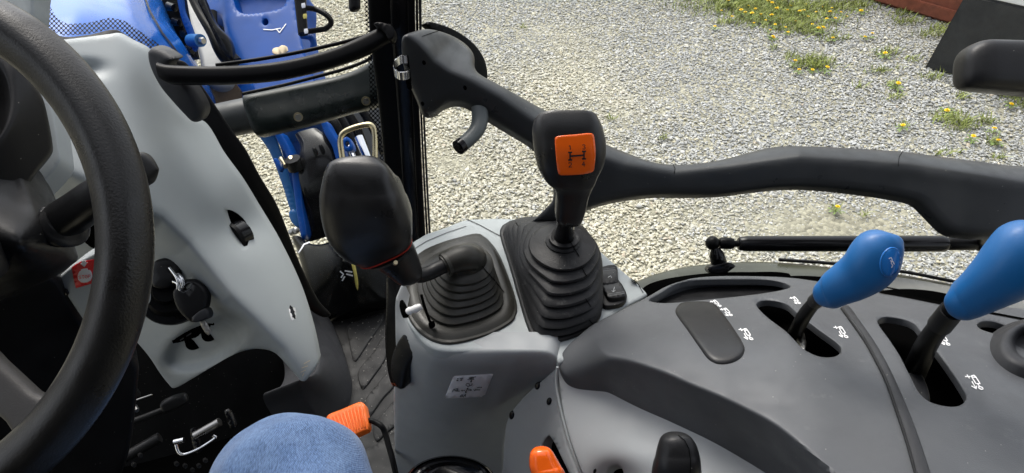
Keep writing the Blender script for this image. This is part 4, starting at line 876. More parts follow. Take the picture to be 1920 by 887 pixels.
# trim at left edge
shell('edge_trim', [(723,500),(729,512),(741,548),(752,575),(760,598),(768,622),(772,640),(760,680),(748,720),(740,728),(731,722),(723,690),(719,640),(721,570)], tps([(722,510,1.02),(770,620,1.0),(722,700,1.08),(750,720,1.06),(735,600,1.03)]), M['satin'], t, er=6, thick=.03)
shell('trim_end_pad', [(752,630),(757,628),(784,655),(776,668),(766,684),(759,708),(753,732),(745,731),(734,720),(730,690),(733,668),(742,645)], tps([(755,630,.985),(784,655,.975),(735,700,1.03),(752,730,1.035)]), M['black'], t, er=7, thick=.03)
# inner quarter panel beside the seat
t = thing('seat_side_panel', 'grey curved panel with three black screw caps below console', 'panel')
qd = tps([(1046,700,.935),(945,800,1.05),(945,900,1.07),(1085,900,.90),(1060,780,.93),(1000,740,.985)])
qp = shell('panel', [(1046,690),(1040,715),(1042,740),(1050,785),(1064,840),(1082,887),(1100,960),(938,960),(942,870),(944,830),(950,790),(966,762),(990,736),(1018,712)], qd, M['mgrey'], t, er=3, thick=.02, g=10, holes=[[(1014,845),(1020,826),(1029,818),(1040,833),(1052,858),(1066,887),(1084,930),(1030,940),(1010,900)]])
for (x, y) in ((1006,724),(1028,753),(958,779)): shell('screw_cap', ell(x,y,5,7.5 if x > 990 else 8.5,10 if x > 990 else 8), off(qd,-.003), M['gloss'], t, er=3, thick=.008)
shell('slot_cavity', [(1000,800),(1060,800),(1100,960),(1000,960)], off(qd,.035), M['void'], t, er=2, thick=.01)
t = thing('console_skirt', 'lighter grey swooping skirt below the dark fender console', 'panel')
sd_ = add(tps([(1046,690,.935),(1138,726,.918),(1248,774,.862),(1400,851,.80),(1480,900,.765),(1085,887,.89),(1200,880,.835),(1300,880,.80),(1350,960,.76),(1100,960,.88)]), bump(1180,850,60,45,-.014), bump(1150,900,34,30,.02))
shell('skirt', [(1047,676),(1060,690),(1079,705),(1138,716),(1248,762),(1320,800),(1400,838),(1500,900),(1560,960),(1125,960),(1092,887),(1070,828),(1056,775),(1050,735)], sd_, M['mgrey'], t, er=3, thick=.02, g=9, holes=[[(1136,900),(1140,880),(1147,873),(1158,871),(1166,878),(1170,892),(1180,940),(1138,940)]])
shell('hole_cavity', [(1120,850),(1190,850),(1200,960),(1120,960)], off(sd_,.05), M['void'], t, er=2, thick=.01)
shell('screw_dot', ell(1115,884,3,5,20), off(sd_,-.001), M['gloss'], t, er=1.5, thick=.004)
tube('bead', [(1045,688,.92),(1043,715,.925),(1047,745,.925),(1055,782,.92),(1069,832,.91),(1090,887,.90),(1118,960,.90)], 2.6, M['lgrey'], t)

# ================================================================== fender console
t = fend = thing('fender_console', 'dark grey moulded fender console with lever slots and white symbols', 'console')
TT = tps([zpt(1110,620,1.70),zpt(1300,522,1.695),zpt(1440,518,1.70),zpt(1600,536,1.715),zpt(1920,590,1.745),zpt(1300,640,1.755),zpt(1500,610,1.765),zpt(1750,650,1.785),zpt(1920,760,1.805),zpt(1600,880,1.81),zpt(1300,715,1.765),zpt(1138,667,1.725),zpt(1400,766,1.78),zpt(1050,680,1.68),zpt(1920,900,1.82)])
zb = lambda x, y, z: zpt(x, y, z)
BB = tps([zpt(1060,700,1.665),zpt(1138,724,1.66),zpt(1248,772,1.685),zpt(1400,849,1.70),zpt(1480,900,1.71),
          (1138,667,float(TT(1138,667))),(1212,685,float(TT(1212,685))),(1285,715,float(TT(1285,715))),(1400,766,float(TT(1400,766))),(1500,832,float(TT(1500,832))),(1560,887,float(TT(1560,887))),(1116,630,float(TT(1116,630))),(1300,600,float(TT(1300,600))-.13),(1500,700,float(TT(1500,700))-.10),(1700,850,float(TT(1700,850))-.09),(1250,560,float(TT(1250,560))-.16),(1700,600,float(TT(1700,600))-.25),(1900,700,float(TT(1900,700))-.25)])
FD = smax(TT, BB, .0022)
slot1 = [(1418,570),(1426,563),(1448,562),(1476,570),(1492,584),(1530,614),(1574,647),(1577,658),(1566,667),(1541,668),(1520,661),(1503,650),(1476,622),(1437,592)]
slot2 = [(1645,602),(1652,595),(1666,593),(1692,597),(1714,606),(1725,619),(1755,656),(1784,696),(1806,730),(1812,744),(1806,755),(1792,761),(1766,759),(1740,750),(1722,733),(1707,704),(1688,667),(1670,639)]
tray = [(1217,562),(1238,549),(1262,534),(1285,526),(1320,523),(1380,522),(1437,523),(1466,528),(1482,537),(1448,546),(1380,555),(1300,563),(1245,567)]
oval = [(1832,608),(1840,602),(1855,601),(1872,604),(1888,610),(1893,617),(1887,623),(1870,625),(1850,620),(1838,615)]
fp = shell('top_cover', [(1047,682),(1053,662),(1066,645),(1085,628),(1110,608),(1160,582),(1212,556),(1250,535),(1290,522),(1330,517),(1400,516),(1480,519),(1540,527),(1600,536),(1650,546),(1760,566),(1990,612),(1990,960),(1560,960),(1470,893),(1400,851),(1320,812),(1248,774),(1190,747),(1138,726),(1100,719),(1079,715),(1058,702)], FD, M['dgrey'], t, er=4, thick=.02, g=9, lines=[[(1112,612),(1114,630),(1122,648),(1138,664),(1170,676),(1212,685),(1285,713),(1340,738),(1400,766),(1450,794),(1500,826),(1560,870),(1620,920)]], holes=[slot1, slot2, tray, oval], hole_thick=.010, her=3)
fcast = cast(fp)
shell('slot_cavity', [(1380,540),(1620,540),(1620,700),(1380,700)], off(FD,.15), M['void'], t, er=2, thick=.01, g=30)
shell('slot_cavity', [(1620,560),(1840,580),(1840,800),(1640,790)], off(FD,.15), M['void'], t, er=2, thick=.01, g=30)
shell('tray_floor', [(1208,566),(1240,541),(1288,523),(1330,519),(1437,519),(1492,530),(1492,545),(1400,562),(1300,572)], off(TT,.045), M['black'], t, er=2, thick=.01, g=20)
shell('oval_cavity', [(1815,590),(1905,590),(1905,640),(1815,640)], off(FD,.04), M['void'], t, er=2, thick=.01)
shell('slot_guide', [(1703,700),(1722,694),(1738,720),(1744,752),(1730,755),(1712,735)], off(FD,.06), M['dband'], t, er=3, thick=.01)
shell('slot_guide', [(1492,618),(1502,610),(1512,640),(1508,655),(1498,640)], off(FD,.045), M['steel'], t, er=2, thick=.01)
# trim strip
shell('trim_strip', [(1577,574),(1590,570),(1614,600),(1642,640),(1666,682),(1688,728),(1708,775),(1727,826),(1747,887),(1770,965),(1738,965),(1717,887),(1698,818),(1680,765),(1660,710),(1640,668),(1618,628),(1597,598)], off(FD,-.0035), M['dband'], t, er=6, thick=.006, erm=.003)
tube('trim_bead', [(x,y,float(FD(x,y))-.003) for x,y in ((1578,578),(1618,634),(1640,672),(1662,716),(1680,768),(1698,822),(1717,890),(1736,960))], 2.2, M['black'], t)
# blanking lid
shell('blanking_lid', [(1266,584),(1268,573),(1276,565),(1292,562),(1325,562),(1342,567),(1354,581),(1376,611),(1394,640),(1397,652),(1390,666),(1370,676),(1345,677),(1328,668),(1312,648),(1290,618)], off(FD,-.006), M['blackm'], t, er=9, thick=.008, erm=.004)
# screen side groove near sill
strokes('rear_seam', [[(1650,547),(1700,556),(1760,568),(1850,585),(1950,604)]], off(FD,-.001), 4, M['void'], t)
# boss at right
bc = []; n_ = 40
for (cx, cy, rx, ry, o) in ((1950,668,112,72,.002),(1948,662,100,64,-.006),(1946,654,84,54,-.020),(1945,648,72,47,-.034),(1944,644,62,42,-.040),(1944,643,52,36,-.038),(1944,645,44,31,-.024),(1944,648,40,28,-.004)):
    r_ = []
    for j in range(n_):
        a = 2*math.pi*j/n_; x = cx + rx*math.cos(a); y = cy + ry*math.sin(a); r_.append(W(x, y, float(TT(1946,655)) + (y-655)*(-.00085) + o))
    bc.append(np.array(r_))
v_, f_ = rings_mesh(bc, cap=False); f_.append(tuple((len(bc)-1)*n_ + j for j in range(n_)))
link('round_boss', fix_normals(mesh_from(v_, f_, angle=70)), M['dband'], t)
# printed symbols
def icon(x, y, s, ang, mirror=1):
    g = [[(-17,-10),(-8,-10)],[(-13.7,-13),(-9.5,-7)],[(-5.8,-11),(-1,-12.5),(2.3,-9.6),(10.8,3.3),(2.9,3.3),(-2.7,-5.7),(-5.8,-11)],[(-4.5,-9),(2,-8.6)],[(6.3,3.9),(10.2,9)],[(7.4,9.5),(11.4,9),(15.3,10.7),(16.4,13.5),(13.6,14),(9,12.4),(7.4,9.5)],[(-4.4,-.7),(3.5,12.9)],[(-5,7.8),(3.5,12.9),(4,7.8)]]
    c, sn = math.cos(math.radians(ang)), math.sin(math.radians(ang))
    return [[(x + s*(a*c - b*sn), y + s*(a*sn + b*c)) for a, b in L] for L in g]
for (x, y, s, a) in ((1827,716,1.0,0),(1768,636,.82,0),(1577,622,.80,0),(1491,563,.55,-10),(1399,626,.80,0),(1362,585,.62,-10),(1342,569,.55,-15)):
    strokes('printed_symbol', icon(x, y, s, a), off(fcast,-.0008), 1.9 if s > .9 else 1.6 if s > .7 else 1.3, M['white'], t, step=2)

# fender sill outside, gasket
t = thing('door_sill', 'olive black curved door sill behind the fender console', 'sill')
sl_ = tps([(1200,530,1.12),(1300,496,1.20),(1437,489,1.23),(1700,512,1.20),(1940,562,1.12),(1300,540,1.14),(1600,545,1.14),(1940,610,1.05)])
shell('sill', [(1190,530),(1215,516),(1250,505),(1300,495),(1370,489),(1437,488),(1500,492),(1558,498),(1620,504),(1684,511),(1789,530),(1980,570),(1980,640),(1700,590),(1520,560),(1400,550),(1260,560),(1205,565)], sl_, M['sill'], t, er=6, thick=.04)
tube('gasket', [(x,y,float(sl_(x,y))-.008) for x,y in ((1460,487),(1560,494),(1684,508),(1789,528),(1880,546),(1980,568))], 3.2, M['black'], t)
tube('gasket', [(x,y,float(sl_(x,y))-.010) for x,y in ((1640,537),(1700,548),(1789,562),(1980,602))], 3.5, M['void'], t)
shell('gap', [(1200,552),(1208,537),(1232,526),(1270,518),(1330,511),(1400,509),(1480,512),(1480,530),(1300,535),(1240,556),(1206,566)], off(sl_,-.030), M['void'], t, er=2, thick=.01)  # black sheet in front of the sill paints the dark gap
shell('inner_ledge', [(1650,523),(1684,519),(1789,537),(1980,577),(1980,606),(1789,566),(1700,549),(1640,538)], off(sl_,-.014), M['ledge'], t, er=2, thick=.01)

# ================================================================== boots
def on_plane(px, py, z): return W(px, py, float(zp(z)(px, py)))
def boot(name, base, ztop, topc, rtop, npl, m, parent, skew=.0, flange=.92, amp=.055, zbase=ZC, start=.80, power=1.0, shift=0, TR=1.25):
    O = smooth_outline(base, 6); O = O[np.linspace(0, len(O)-1, 72).astype(int)]
    Bs = np.array([on_plane(x, y, zbase) for x, y in O]); cb = Bs.mean(0); ct = np.array(topc)
    a0_ = np.arctan2(Bs[0][1]-cb[1], Bs[0][0]-cb[0]); ang = np.arctan2(Bs[:, 1]-cb[1], Bs[:, 0]-cb[0])
    rings = []
    def ring(s, z, w):    # s scale of base shape, w 0..1 blend to circle
        c = cb*(1-z) + ct*z + np.array([shift*max(0, min(1, (z-.05)/.05))*(1-z), 0, 0]); c[2] = zbase + (ztop - zbase)*z
        sh = (Bs - cb) * s; r0 = np.linalg.norm((Bs-cb)[:, :2], axis=1).mean() * s
        ci = np.stack([np.cos(ang)*r0, np.sin(ang)*r0, 0*ang], 1); sh = sh*(1-w) + ci*w; sh[:, 2] = 0; return c + sh
    rb = np.linalg.norm((Bs-cb)[:, :2], axis=1).mean()
    rings += [ring(1.0, 0, 0), ring(1.0, .03, 0), ring(.985, .055, 0), ring(.95, .065, 0), ring(flange, .055, 0), ring(flange*.985, .07, 0)]
    if start < .8: rings += [ring(flange*.955, .085, 0), ring(flange*.92, .115, 0), ring((flange*.92+start)/2, .125, 0)]
    s0 = start; s1 = rtop / rb
    for k in range(npl):
        q0 = k/npl; q1 = (k+1)/npl
        sa = s0 + (s1*TR - s0)*q0**power; sb = s0 + (s1*TR - s0)*q1**power; zs = .08 if start > .8 else .115; za = zs + (.94-zs)*q0; zb_ = zs + (.94-zs)*q1; w = min(1, q0**1.4*1.1)
        dz = zb_ - za
        rings += [ring(sa*(1-amp), za, w), ring(sa*(1+amp*.3), za+dz*.10, w), ring(sa*(1+amp*.45), za+dz*.28, w), ring(sa*(1+amp*.1), za+dz*.52, w), ring((sa*.4+sb*.6)*(1-amp*.2), za+dz*.8, w), ring(sb*(1-amp*.8), za+dz*.97, w)]
    return rings, ring, s1
gb = [(937,440),(941,425),(955,416),(985,411),(1045,413),(1075,422),(1096,440),(1112,480),(1124,530),(1128,570),(1125,597),(1110,617),(1070,636),(1045,642),(1020,642),(1000,636),(987,610),(972,560),(955,500)]
t = thing('gear_lever', 'black gear lever with orange shift pattern plate and pleated boot', 'gear lever')
b0 = on_plane(1040, 540, ZC); topc = W(1056, 452, .965)
rg, ring, s1 = boot('boot', gb, topc[2], topc, .022, 7, M['rubber'], t, amp=.085, start=.92, shift=.003, power=1.45, TR=1.65)
rg += [ring(s1*1.15, .97, 1), ring(s1*1.15, 1.0, 1), ring(s1*.98, 1.03, 1), ring(s1*.98, 1.10, 1), ring(s1*.7, 1.12, 1)]
v_, f_ = rings_mesh(rg, cap=False); bt = link('boot', fix_normals(mesh_from(v_, f_, angle=35)), M['rubber'], t)
def seam_on(o, pts, w, m, parent): return strokes('moulded_seam', [pts], off(cast(o), -.0006), w, m, parent, step=2)
seam_on(bt, [(1068,450),(1078,468),(1086,480)], 1.4, M['void'], t); seam_on(bt, [(1090,500),(1100,518)], 1.4, M['void'], t); seam_on(bt, [(1098,560),(1108,575)], 1.4, M['void'], t)
seam_on(bt, [(1105,600),(1115,612)], 1.4, M['void'], t); seam_on(bt, [(966,416),(972,424)], 1.4, M['void'], t)
tube('stem', [(1056,450,.96),(1059,430,.935),(1062,405,.90)], [19,18,16], M['gloss'], t, n=24)
tube('collar', [(1055,452,.965),(1056.5,443,.952)], [24,23], M['black'], t, n=28)
tube('lock_nut', [(1060,421,.925),(1061,413,.915)], [17,17], M['steel'], t, n=28)
kn = loft('knob', [(1060,216,1066,216,.835,1.5),(1030,217,1090,217,.835,1.0),(1010,221,1112,220,.835,.85),(1001,230,1122,230,.834,.78),(998,243,1129,243,.834,.74),(999,262,1134,262,.836,.72),(1001,280,1135,280,.838,.72),(1004,298,1133,298,.842,.72),(1009,314,1127,314,.846,.74),(1018,328,1119,328,.850,.78),(1031,338,1114,339,.855,.85),(1039,348,1109,350,.86,.9),(1042,365,1103,366,.868,.95),(1041,385,1099,386,.88,.95),(1041,402,1094,403,.888,.95),(1046,410,1090,411,.893,.95),(1052,413,1084,413,.895,.9)], M['grip'], t, e=3.3, n=48, per=4)
kc = cast(kn)
op = shell('shift_plate', [(1041,259),(1046,256),(1060,254),(1085,252),(1105,250),(1113,253),(1116,270),(1117,290),(1115,312),(1112,322),(1095,327),(1070,329),(1052,329),(1047,325),(1044,308),(1042,285)], off(kc,-.0018), M['orangeg'], t, er=1.5, thick=.003, g=4, step=2)
strokes('gate_lines', [[(1069,293),(1095,291)]], off(kc,-.0045), 3.4, M['ink'], op, step=2)
strokes('gate_bars', [[(1069,286),(1069,300)],[(1095,284),(1095,298)],[(1066,286),(1072,286)],[(1066,300),(1072,300)],[(1092,284),(1098,284)],[(1092,298),(1098,298)]], off(kc,-.0045), 3.0, M['ink'], op, step=2)
for ch, x, y in (('1',1066,272.5),('3',1092,271.5),('2',1066,305),('4',1091,303.5)): strokes('shift_number', stroke_text(ch, x, y, 8.5, -3, .66), off(kc,-.0045), 1.5, M['ink'], op, step=1.5)

t = thing('joystick', 'large black loader joystick leaning left over an olive black boot', 'joystick')
jb = [(753,534),(758,512),(765,497),(778,483),(795,470),(830,455),(865,445),(885,440),(900,440),(912,448),(925,462),(938,483),(952,518),(964,552),(969,575),(968,592),(958,606),(921,627),(880,640),(857,645),(831,646),(800,635),(774,611),(758,575)]
tc_ = W(873, 487, .975)
rg, ring, s1 = boot('boot', jb, tc_[2], tc_, .030, 6, M['olive'], t, amp=.022, start=.74, flange=.955, power=.85)
rg += [ring(s1*1.05, .97, 1), ring(s1*1.0, 1.06, 1), ring(s1*.85, 1.16, 1), ring(s1*.6, 1.24, 1), ring(s1*.3, 1.28, 1), ring(s1*.02, 1.29, 1)]
v_, f_ = rings_mesh(rg, cap=False); bt = link('boot', fix_normals(mesh_from(v_, f_, angle=35)), M['olive'], t)
dsl = .955
tube('boot_sleeve', [(890,487,dsl+.008),(874,484,dsl),(858,487,dsl-.006),(840,495,dsl-.010),(832,499,dsl-.012)], [24,27,25,21,20], M['olive'], t, n=32)
tube('boot_sleeve_lip', [(840,495,dsl-.012),(834,498,dsl-.014)], [23,23], M['olive'], t, n=32)
seam_on(bt, [(905,500),(915,512),(928,526),(945,548)], 1.6, M['void'], t)
tube('stem', [(850,492,dsl-.01),(825,502,dsl-.016),(805,512,dsl-.022),(785,517,dsl-.03),(765,512,dsl-.04),(752,500,dsl-.055)], [14,14,14,14,14,14], M['black'], t, n=28)
gp = loft('grip', [(658,297,690,293,.80,1.3),(640,299,710,297,.80,1.0),(624,307,727,311,.80,.85),(612,326,742,332,.80,.78),(606,350,753,355,.805,.75),(604,378,760,374,.81,.75),(607,404,767,390,.818,.75),(614,430,772,405,.826,.76),(627,452,773,418,.834,.78),(645,470,772,428,.842,.8),(668,484,770,438,.85,.82)], M['grip'], t, e=3.3, n=48, per=4)
loft('accent_ring', [(668,484.0,770.4,438.2,.849,.824),(668.8,485.2,770.8,439.2,.8497,.824)], M['ring'], t, e=3.3, n=48, per=1)
loft('lower_grip', [(668,483,768,439,.849,.80),(678,487,770,444,.855,.80),(692,492,773,452,.862,.80),(712,504,779,466,.87,.82),(728,516,784,480,.878,.85),(741,526,789,496,.886,.88),(751,530,791,508,.892,.85),(760,531,788,517,.896,.8)], M['grip'], t, e=2.5, n=44, per=4)
tube('grip_screw', [(741,494,.838),(742,492,.832)], [4.5,4], M['zinc'], t, n=14)
tube('boot_clip', [(790,553,.945),(797,578,.955),(808,608,.955)], 2.6, M['void'], t)
shell('boot_clip_end', [(803,606),(812,604),(814,614),(806,617)], const(.945), M['void'], t, er=2, thick=.01)
t = thing('white_plug', 'white plastic plug with black knob beside the joystick boot', 'plug')
tube('plug', [(764,584,.955),(768,583,.953),(773,581,.952),(779,579,.951),(786,576,.95),(790,574,.95)], [6,7.5,6.5,7.5,6.5,5.5], M['white'], t, n=14, angle=60)
loft('knob', [(750,566,756,563,.965),(749,575,762,573,.96),(752,588,766,587,.955),(756,596,766,595,.955)], M['void'], t)
t = thing('rocker_switch', 'black double rocker switch right of the gear lever boot', 'switch')
rd = off(top_d, -.011)
shell('housing', [(1119,508),(1124,501),(1155,497),(1160,524),(1166,531),(1176,555),(1167,568),(1141,574),(1131,571),(1121,530)], rd, M['black'], t, er=2, thick=.024)
shell('rocker', [(1123,508),(1126,502),(1154,499),(1158,522),(1156,528),(1128,530)], add(off(rd,-.006), fold([(1120,516),(1160,513)], .0007, 2, -1)), M['blackm'], t, er=2, thick=.01, g=5)
shell('rocker', [(1129,533),(1157,528),(1164,533),(1172,548),(1173,554),(1142,558),(1136,550)], add(off(rd,-.010), fold([(1125,543),(1175,538)], .0007, 2, -1)), M['blackm'], t, er=2, thick=.014, g=5)
strokes('grip_ridges', [[(1128,505),(1153,502)],[(1128,508),(1153,505)],[(1143,554),(1171,550)],[(1142,551),(1170,547)]], off(rd,-.0125), 1.0, M['dgrey'], t)
strokes('rocker_marks', [[(1140,520),(1145,517),(1147,521)],[(1152,538),(1150,547)],[(1147,545),(1150,547),(1154,544)]], off(rd,-.0135), 1.0, M['mgrey'], t)

# ================================================================== blue levers
def blue_lever(label, stem, srad, secs, emb):
    t = thing('hydraulic_lever', label, 'lever', 'blue hydraulic levers on the fender console')
    tube('stem', stem, srad, M['satin'], t, n=24)
    k = loft('knob', secs, M['bluek'], t, e=2.3, n=44, per=5)
    tube('ferrule', [stem[-3], stem[-2]], [srad[-3]*1.18, srad[-2]*1.18], M['black'], t, n=24)
    if emb:
        c = cast(k); e_ = shell('emblem_disc', ell(*emb), off(c, -.0012), M['blued'], k, er=2, thick=.002, g=5)
        strokes('emblem_ring', [ell(emb[0],emb[1],emb[2]*.93,emb[3]*.93,emb[4]) + [ell(emb[0],emb[1],emb[2]*.93,emb[3]*.93,emb[4])[0]]], off(c,-.0016), 1.5, M['bluek'], k, step=2)
        L = [[(-6,-10),(0,-13),(3,-6),(0,2),(4,8),(1,14)],[(-2,-4),(5,-2),(8,5)]]
        strokes('emblem_glare', [[(emb[0]+a*.7, emb[1]+b*.7) for a, b in q] for q in L], off(c,-.0018), 1.8, M['label'], k, step=2)  # pale strokes paint the white glare on the disc
def cp(l): return [(1300+a*.549, 400+b*.549, 1300+c*.549, 400+d*.549, e_, th) for a,b,c,d,e_,th in l]
blue_lever('blue knobbed hydraulic lever in the slot nearest the black lid', [(1478,648,.93),(1492,622,.875),(1508,592,.83),(1528,566,.795),(1540,555,.775),(1556,542,.75)], [12,13,13,12,12,12],
    cp([(438,252,446,300,.755,1),(434,228,462,318,.750,.9),(444,208,492,321,.745,.9),(474,182,532,306,.735,.9),(512,146,582,290,.725,.85),(538,106,634,264,.715,.85),(566,77,676,234,.707,.82),(602,62,705,194,.70,.82),(640,60,716,150,.695,.8),(672,67,716,115,.693,.9),(690,76,708,94,.693,1)]), (1671,492,20,29,14))
blue_lever('blue knobbed hydraulic lever at the far right edge', [(1708,712,.87),(1722,680,.81),(1738,645,.765),(1762,610,.725),(1785,582,.70),(1806,560,.68)], [20,20,19,18,18,17],
    cp([(882,280,898,330,.69,1),(875,258,935,358,.685,.9),(892,236,968,351,.68,.9),(922,204,1008,336,.672,.9),(962,156,1072,308,.66,.88),(1002,104,1135,280,.65,.85),(1046,57,1190,240,.642,.85),(1092,32,1225,190,.637,.85),(1140,24,1240,130,.633,.85),(1180,30,1238,90,.632,.9),(1205,45,1225,65,.632,1)]), (1957,462,17,32,20))
t = thing('orange_lever', 'glossy orange lever knob rising from slot in grey panel', 'lever')
loft('knob', [(1010,839,1022,839,.80,1.2),(1000,842,1030,841,.80,1),(994,850,1037,848,.80,.9),(992,864,1044,860,.80,.85),(993,878,1051,872,.80,.85),(998,895,1059,886,.80,.85),(1006,925,1068,912,.81,.85),(1014,960,1074,948,.82,.85)], M['orangeg'], t, e=2.3, n=40)
tube('stem', [(1045,940,.82),(1052,990,.86),(1060,1040,.92)], 14, M['satin'], t)
t = thing('black_lever', 'rounded black lever knob at the bottom edge before the grey skirt', 'lever')
k = loft('knob', [(1262,812,1272,812,.72,1.2),(1249,815,1286,814,.72,1),(1240,822,1297,821,.72,.9),(1235,834,1305,834,.72,.85),(1231,850,1310,850,.72,.82),(1227,868,1313,868,.72,.82),(1223,888,1314,888,.725,.82),(1219,925,1312,925,.73,.82),(1218,970,1306,970,.74,.82)], M['blackm'], t, e=2.3, n=40)
strokes('moulded_seam', [[(1272,816),(1284,826),(1292,842),(1295,865),(1294,887)]], off(cast(k),-.0004), 1.2, M['void'], t)
tube('stem', [(1262,955,.74),(1262,1010,.78)], 16, M['satin'], t)
t = thing('handbrake_boot', 'glossy black round bellows at the bottom beside the console', 'boot')
rg = []
for (rx, ry, cy, o) in ((84,50,908,.012),(86,52,906,.004),(80,47,903,.0),(76,44,903,.006),(72,41,900,.0),(66,37,898,.003),(60,33,899,-.002),(48,27,900,.004)):
    rg.append(np.array([W(845+rx*math.cos(a), cy+ry*math.sin(a), 1.04 + o - (ry*math.sin(a))*.0006) for a in np.linspace(0, 2*np.pi, 48, endpoint=False)]))
v_, f_ = rings_mesh(rg); link('bellows', fix_normals(mesh_from(v_, f_, angle=60)), M['gloss'], t)

# ================================================================== orange pedal
t = thing('orange_pedal', 'ribbed orange pedal pad on a bent black rod by the knee', 'pedal')
pd_ = tps([(610,786,1.28),(680,755,1.28),(650,822,1.24),(689,800,1.25)])
v0, f0 = shell_data([(610,788),(611,781),(617,775),(640,766),(668,754),(676,752),(682,756),(685,768),(690,797),(688,803),(668,813),(648,824),(636,826),(630,820)], pd_, er=4, thick=.014, g=8)[:2]
parts = [(v0, f0)]
for k in range(10):
    u = (k + .5) / 10; x1 = 614 + 66*u; y1 = 779 - 24*u; x2 = 634 + 53*u; y2 = 824 - 22*u
    P = [W(x1 + (x2-x1)*s, y1 + (y2-y1)*s, float(pd_(x1 + (x2-x1)*s, y1 + (y2-y1)*s)) - .001) for s in (.04, .1, .5, .9, .96)]
    parts.append(rings_mesh(tube_rings(P, [.0008, .0022, .0023, .0022, .0008], 10)))
v0, f0 = merge(parts); link('pad', fix_normals(mesh_from(v0, f0)), M['orange'], t)
tube('rod', [(676,790,1.295),(692,788,1.27),(706,793,1.265),(716,800,1.26),(722,812,1.26),(730,840,1.25),(738,870,1.24),(748,920,1.24),(752,980,1.24)], [5,5,5.5,5.5,5.5,5.5,5.5,5.5,5.5], M['satin'], t, n=18)

# ================================================================== door handle bar
t = thing('door_handle_bar', 'long black moulded grab handle crossing the glass door', 'handle')
base_d = tps([(760,70,.90),(800,200,.97),(900,150,.95),(1000,240,1.0),(1100,330,1.02),(1265,335,1.03),(1500,310,1.02),(1700,330,1.0),(1930,370,.96),(1010,405,1.05),(1850,440,.97)])
crease = [(740,56),(765,64),(785,78),(800,93),(815,112),(842,132),(883,149),(940,180),(1000,222),(1100,280),(1170,305),(1265,322),(1360,312),(1500,292),(1700,305),(1950,345)]
hb_d = add(base_d, fold(crease, .0017, 4, -1))
hb = shell('moulding', [(752,72),(755,62),(770,55),(800,49),(830,55),(856,66),(876,80),(889,98),(891,122),(900,134),(940,156),(1000,190),(1040,212),(1085,238),(1130,263),(1180,284),(1225,300),(1265,305),(1310,303),(1360,295),(1410,282),(1455,272),(1500,270),(1600,274),(1700,281),(1800,294),(1870,303),(1980,326),(1980,432),(1850,441),(1815,438),(1795,434),(1778,424),(1750,396),(1728,376),(1700,368),(1630,357),(1560,349),(1500,346),(1440,350),(1360,360),(1290,362),(1230,362),(1155,372),(1100,388),(1040,412),(998,414),(1010,402),(1028,384),(1038,372),(1042,350),(1030,300),(1000,268),(970,248),(940,230),(905,208),(885,195),(868,187),(848,186),(830,193),(815,205),(800,207),(790,200),(780,175),(765,140),(754,105)], hb_d, M['handle'], t, er=14, erm=.010, thick=.016, g=8, lines=[crease])
hc = cast(hb)
shell('back_flange', [(798,44),(804,40),(830,46),(852,55),(872,67),(890,82),(905,102),(913,122),(915,150),(908,156),(895,150),(880,140),(850,100),(815,60)], tps([(800,44,1.01),(915,150,1.09),(860,80,1.05)]), M['satin'], t, er=3, thick=.012)
shell('latch_slot', [(757,101),(764,103),(766,115),(769,135),(772,165),(768,170),(762,162),(759,135),(755,115)], off(hc,-.001), M['void'], t, er=2, thick=.003)
strokes('cover_seam', [[(792,68),(815,60),(830,56)]], off(hc,-.001), 1.0, M['void'], t); strokes('cover_seam', [[(1262,308),(1266,316),(1264,326)],[(1693,283),(1686,294),(1684,312)]], off(hc,-.0008), 1.0, M['void'], t)
for (x, y) in ((795,118),(792,195),(872,165),(904,205)): shell('screw_recess', ell(x,y,3.2,4.5,-20), off(hc,-.0008), M['void'], t, er=1, thick=.002)
# chrome latch
lt = []
P = crom([(764,111,.905),(752,112,.90),(742,119,.893),(738,128,.888),(741,137,.884),(750,142,.882),(760,142,.884),(768,139,.888)], 6)
for x, y, d_ in P:
    c = W(x, y, d_); lt.append(np.array([c + np.array([0, ox, oz]) for ox, oz in ((-.0012,-.0055),(.0012,-.0055),(.0012,.0055),(-.0012,.0055))]))
v_, f_ = rings_mesh(lt); link('latch_loop', fix_normals(mesh_from(v_, f_)), M['chrome'], t)
# opening lever
t2 = thing('door_release_lever', 'dark grey curved release lever hanging below the handle housing', 'lever')
tube('arm', [(898,170,.99),(899,200,.985),(900,222,.98),(896,240,.975),(886,254,.97),(874,265,.965),(862,275,.96)], [15.5,15.5,15.5,15,14.5,14.5,14], M['lever'], t2, n=28, flat=.8)
tube('end_cap', [(866,271.5,.962),(859,277,.958)], [15,14.5], M['gloss'], t2, n=28); tube('end_button', [(860,276,.955),(857,278,.951)], [7,6], M['satin'], t2, n=20)

# gas strut
t = thing('gas_strut', 'black gas strut lying across the lower edge of the glass door', 'gas strut')
ds = 1.16
tube('cylinder', [(1384,457,ds),(1387,457,ds),(1400,457,ds),(1760,457,ds+.0),(1770,457,ds),(1776,457,ds)], [10,13,14.5,15.5,15.5,11], M['gloss'], t, n=28, per=1)
tube('rod', [(1372,456.5,ds),(1386,457,ds)], 6, M['satin'], t); tube('end_socket', [(1349,456,ds),(1352,456,ds),(1370,456.5,ds),(1375,456.5,ds)], [9,11,11,9], M['satin'], t, n=24, per=1)
tube('end_socket', [(1774,457,ds),(1780,457,ds),(1826,457,ds),(1832,457,ds)], [10,12.5,12.5,9], M['satin'], t, n=24, per=1)
ballm('ball_joint', W(1336,456,ds), .0125, M['satin'], t); ballm('ball_joint', W(1842,456,ds), .015, M['satin'], t)
tube('stud', [(1842,456,ds),(1850,432,ds-.08)], 9, M['satin'], t)
tube('bracket_post', [(1341,466,ds),(1344,478,ds),(1350,500,ds+.02)], [8,14,15], M['gloss'], t, n=24, per=1)
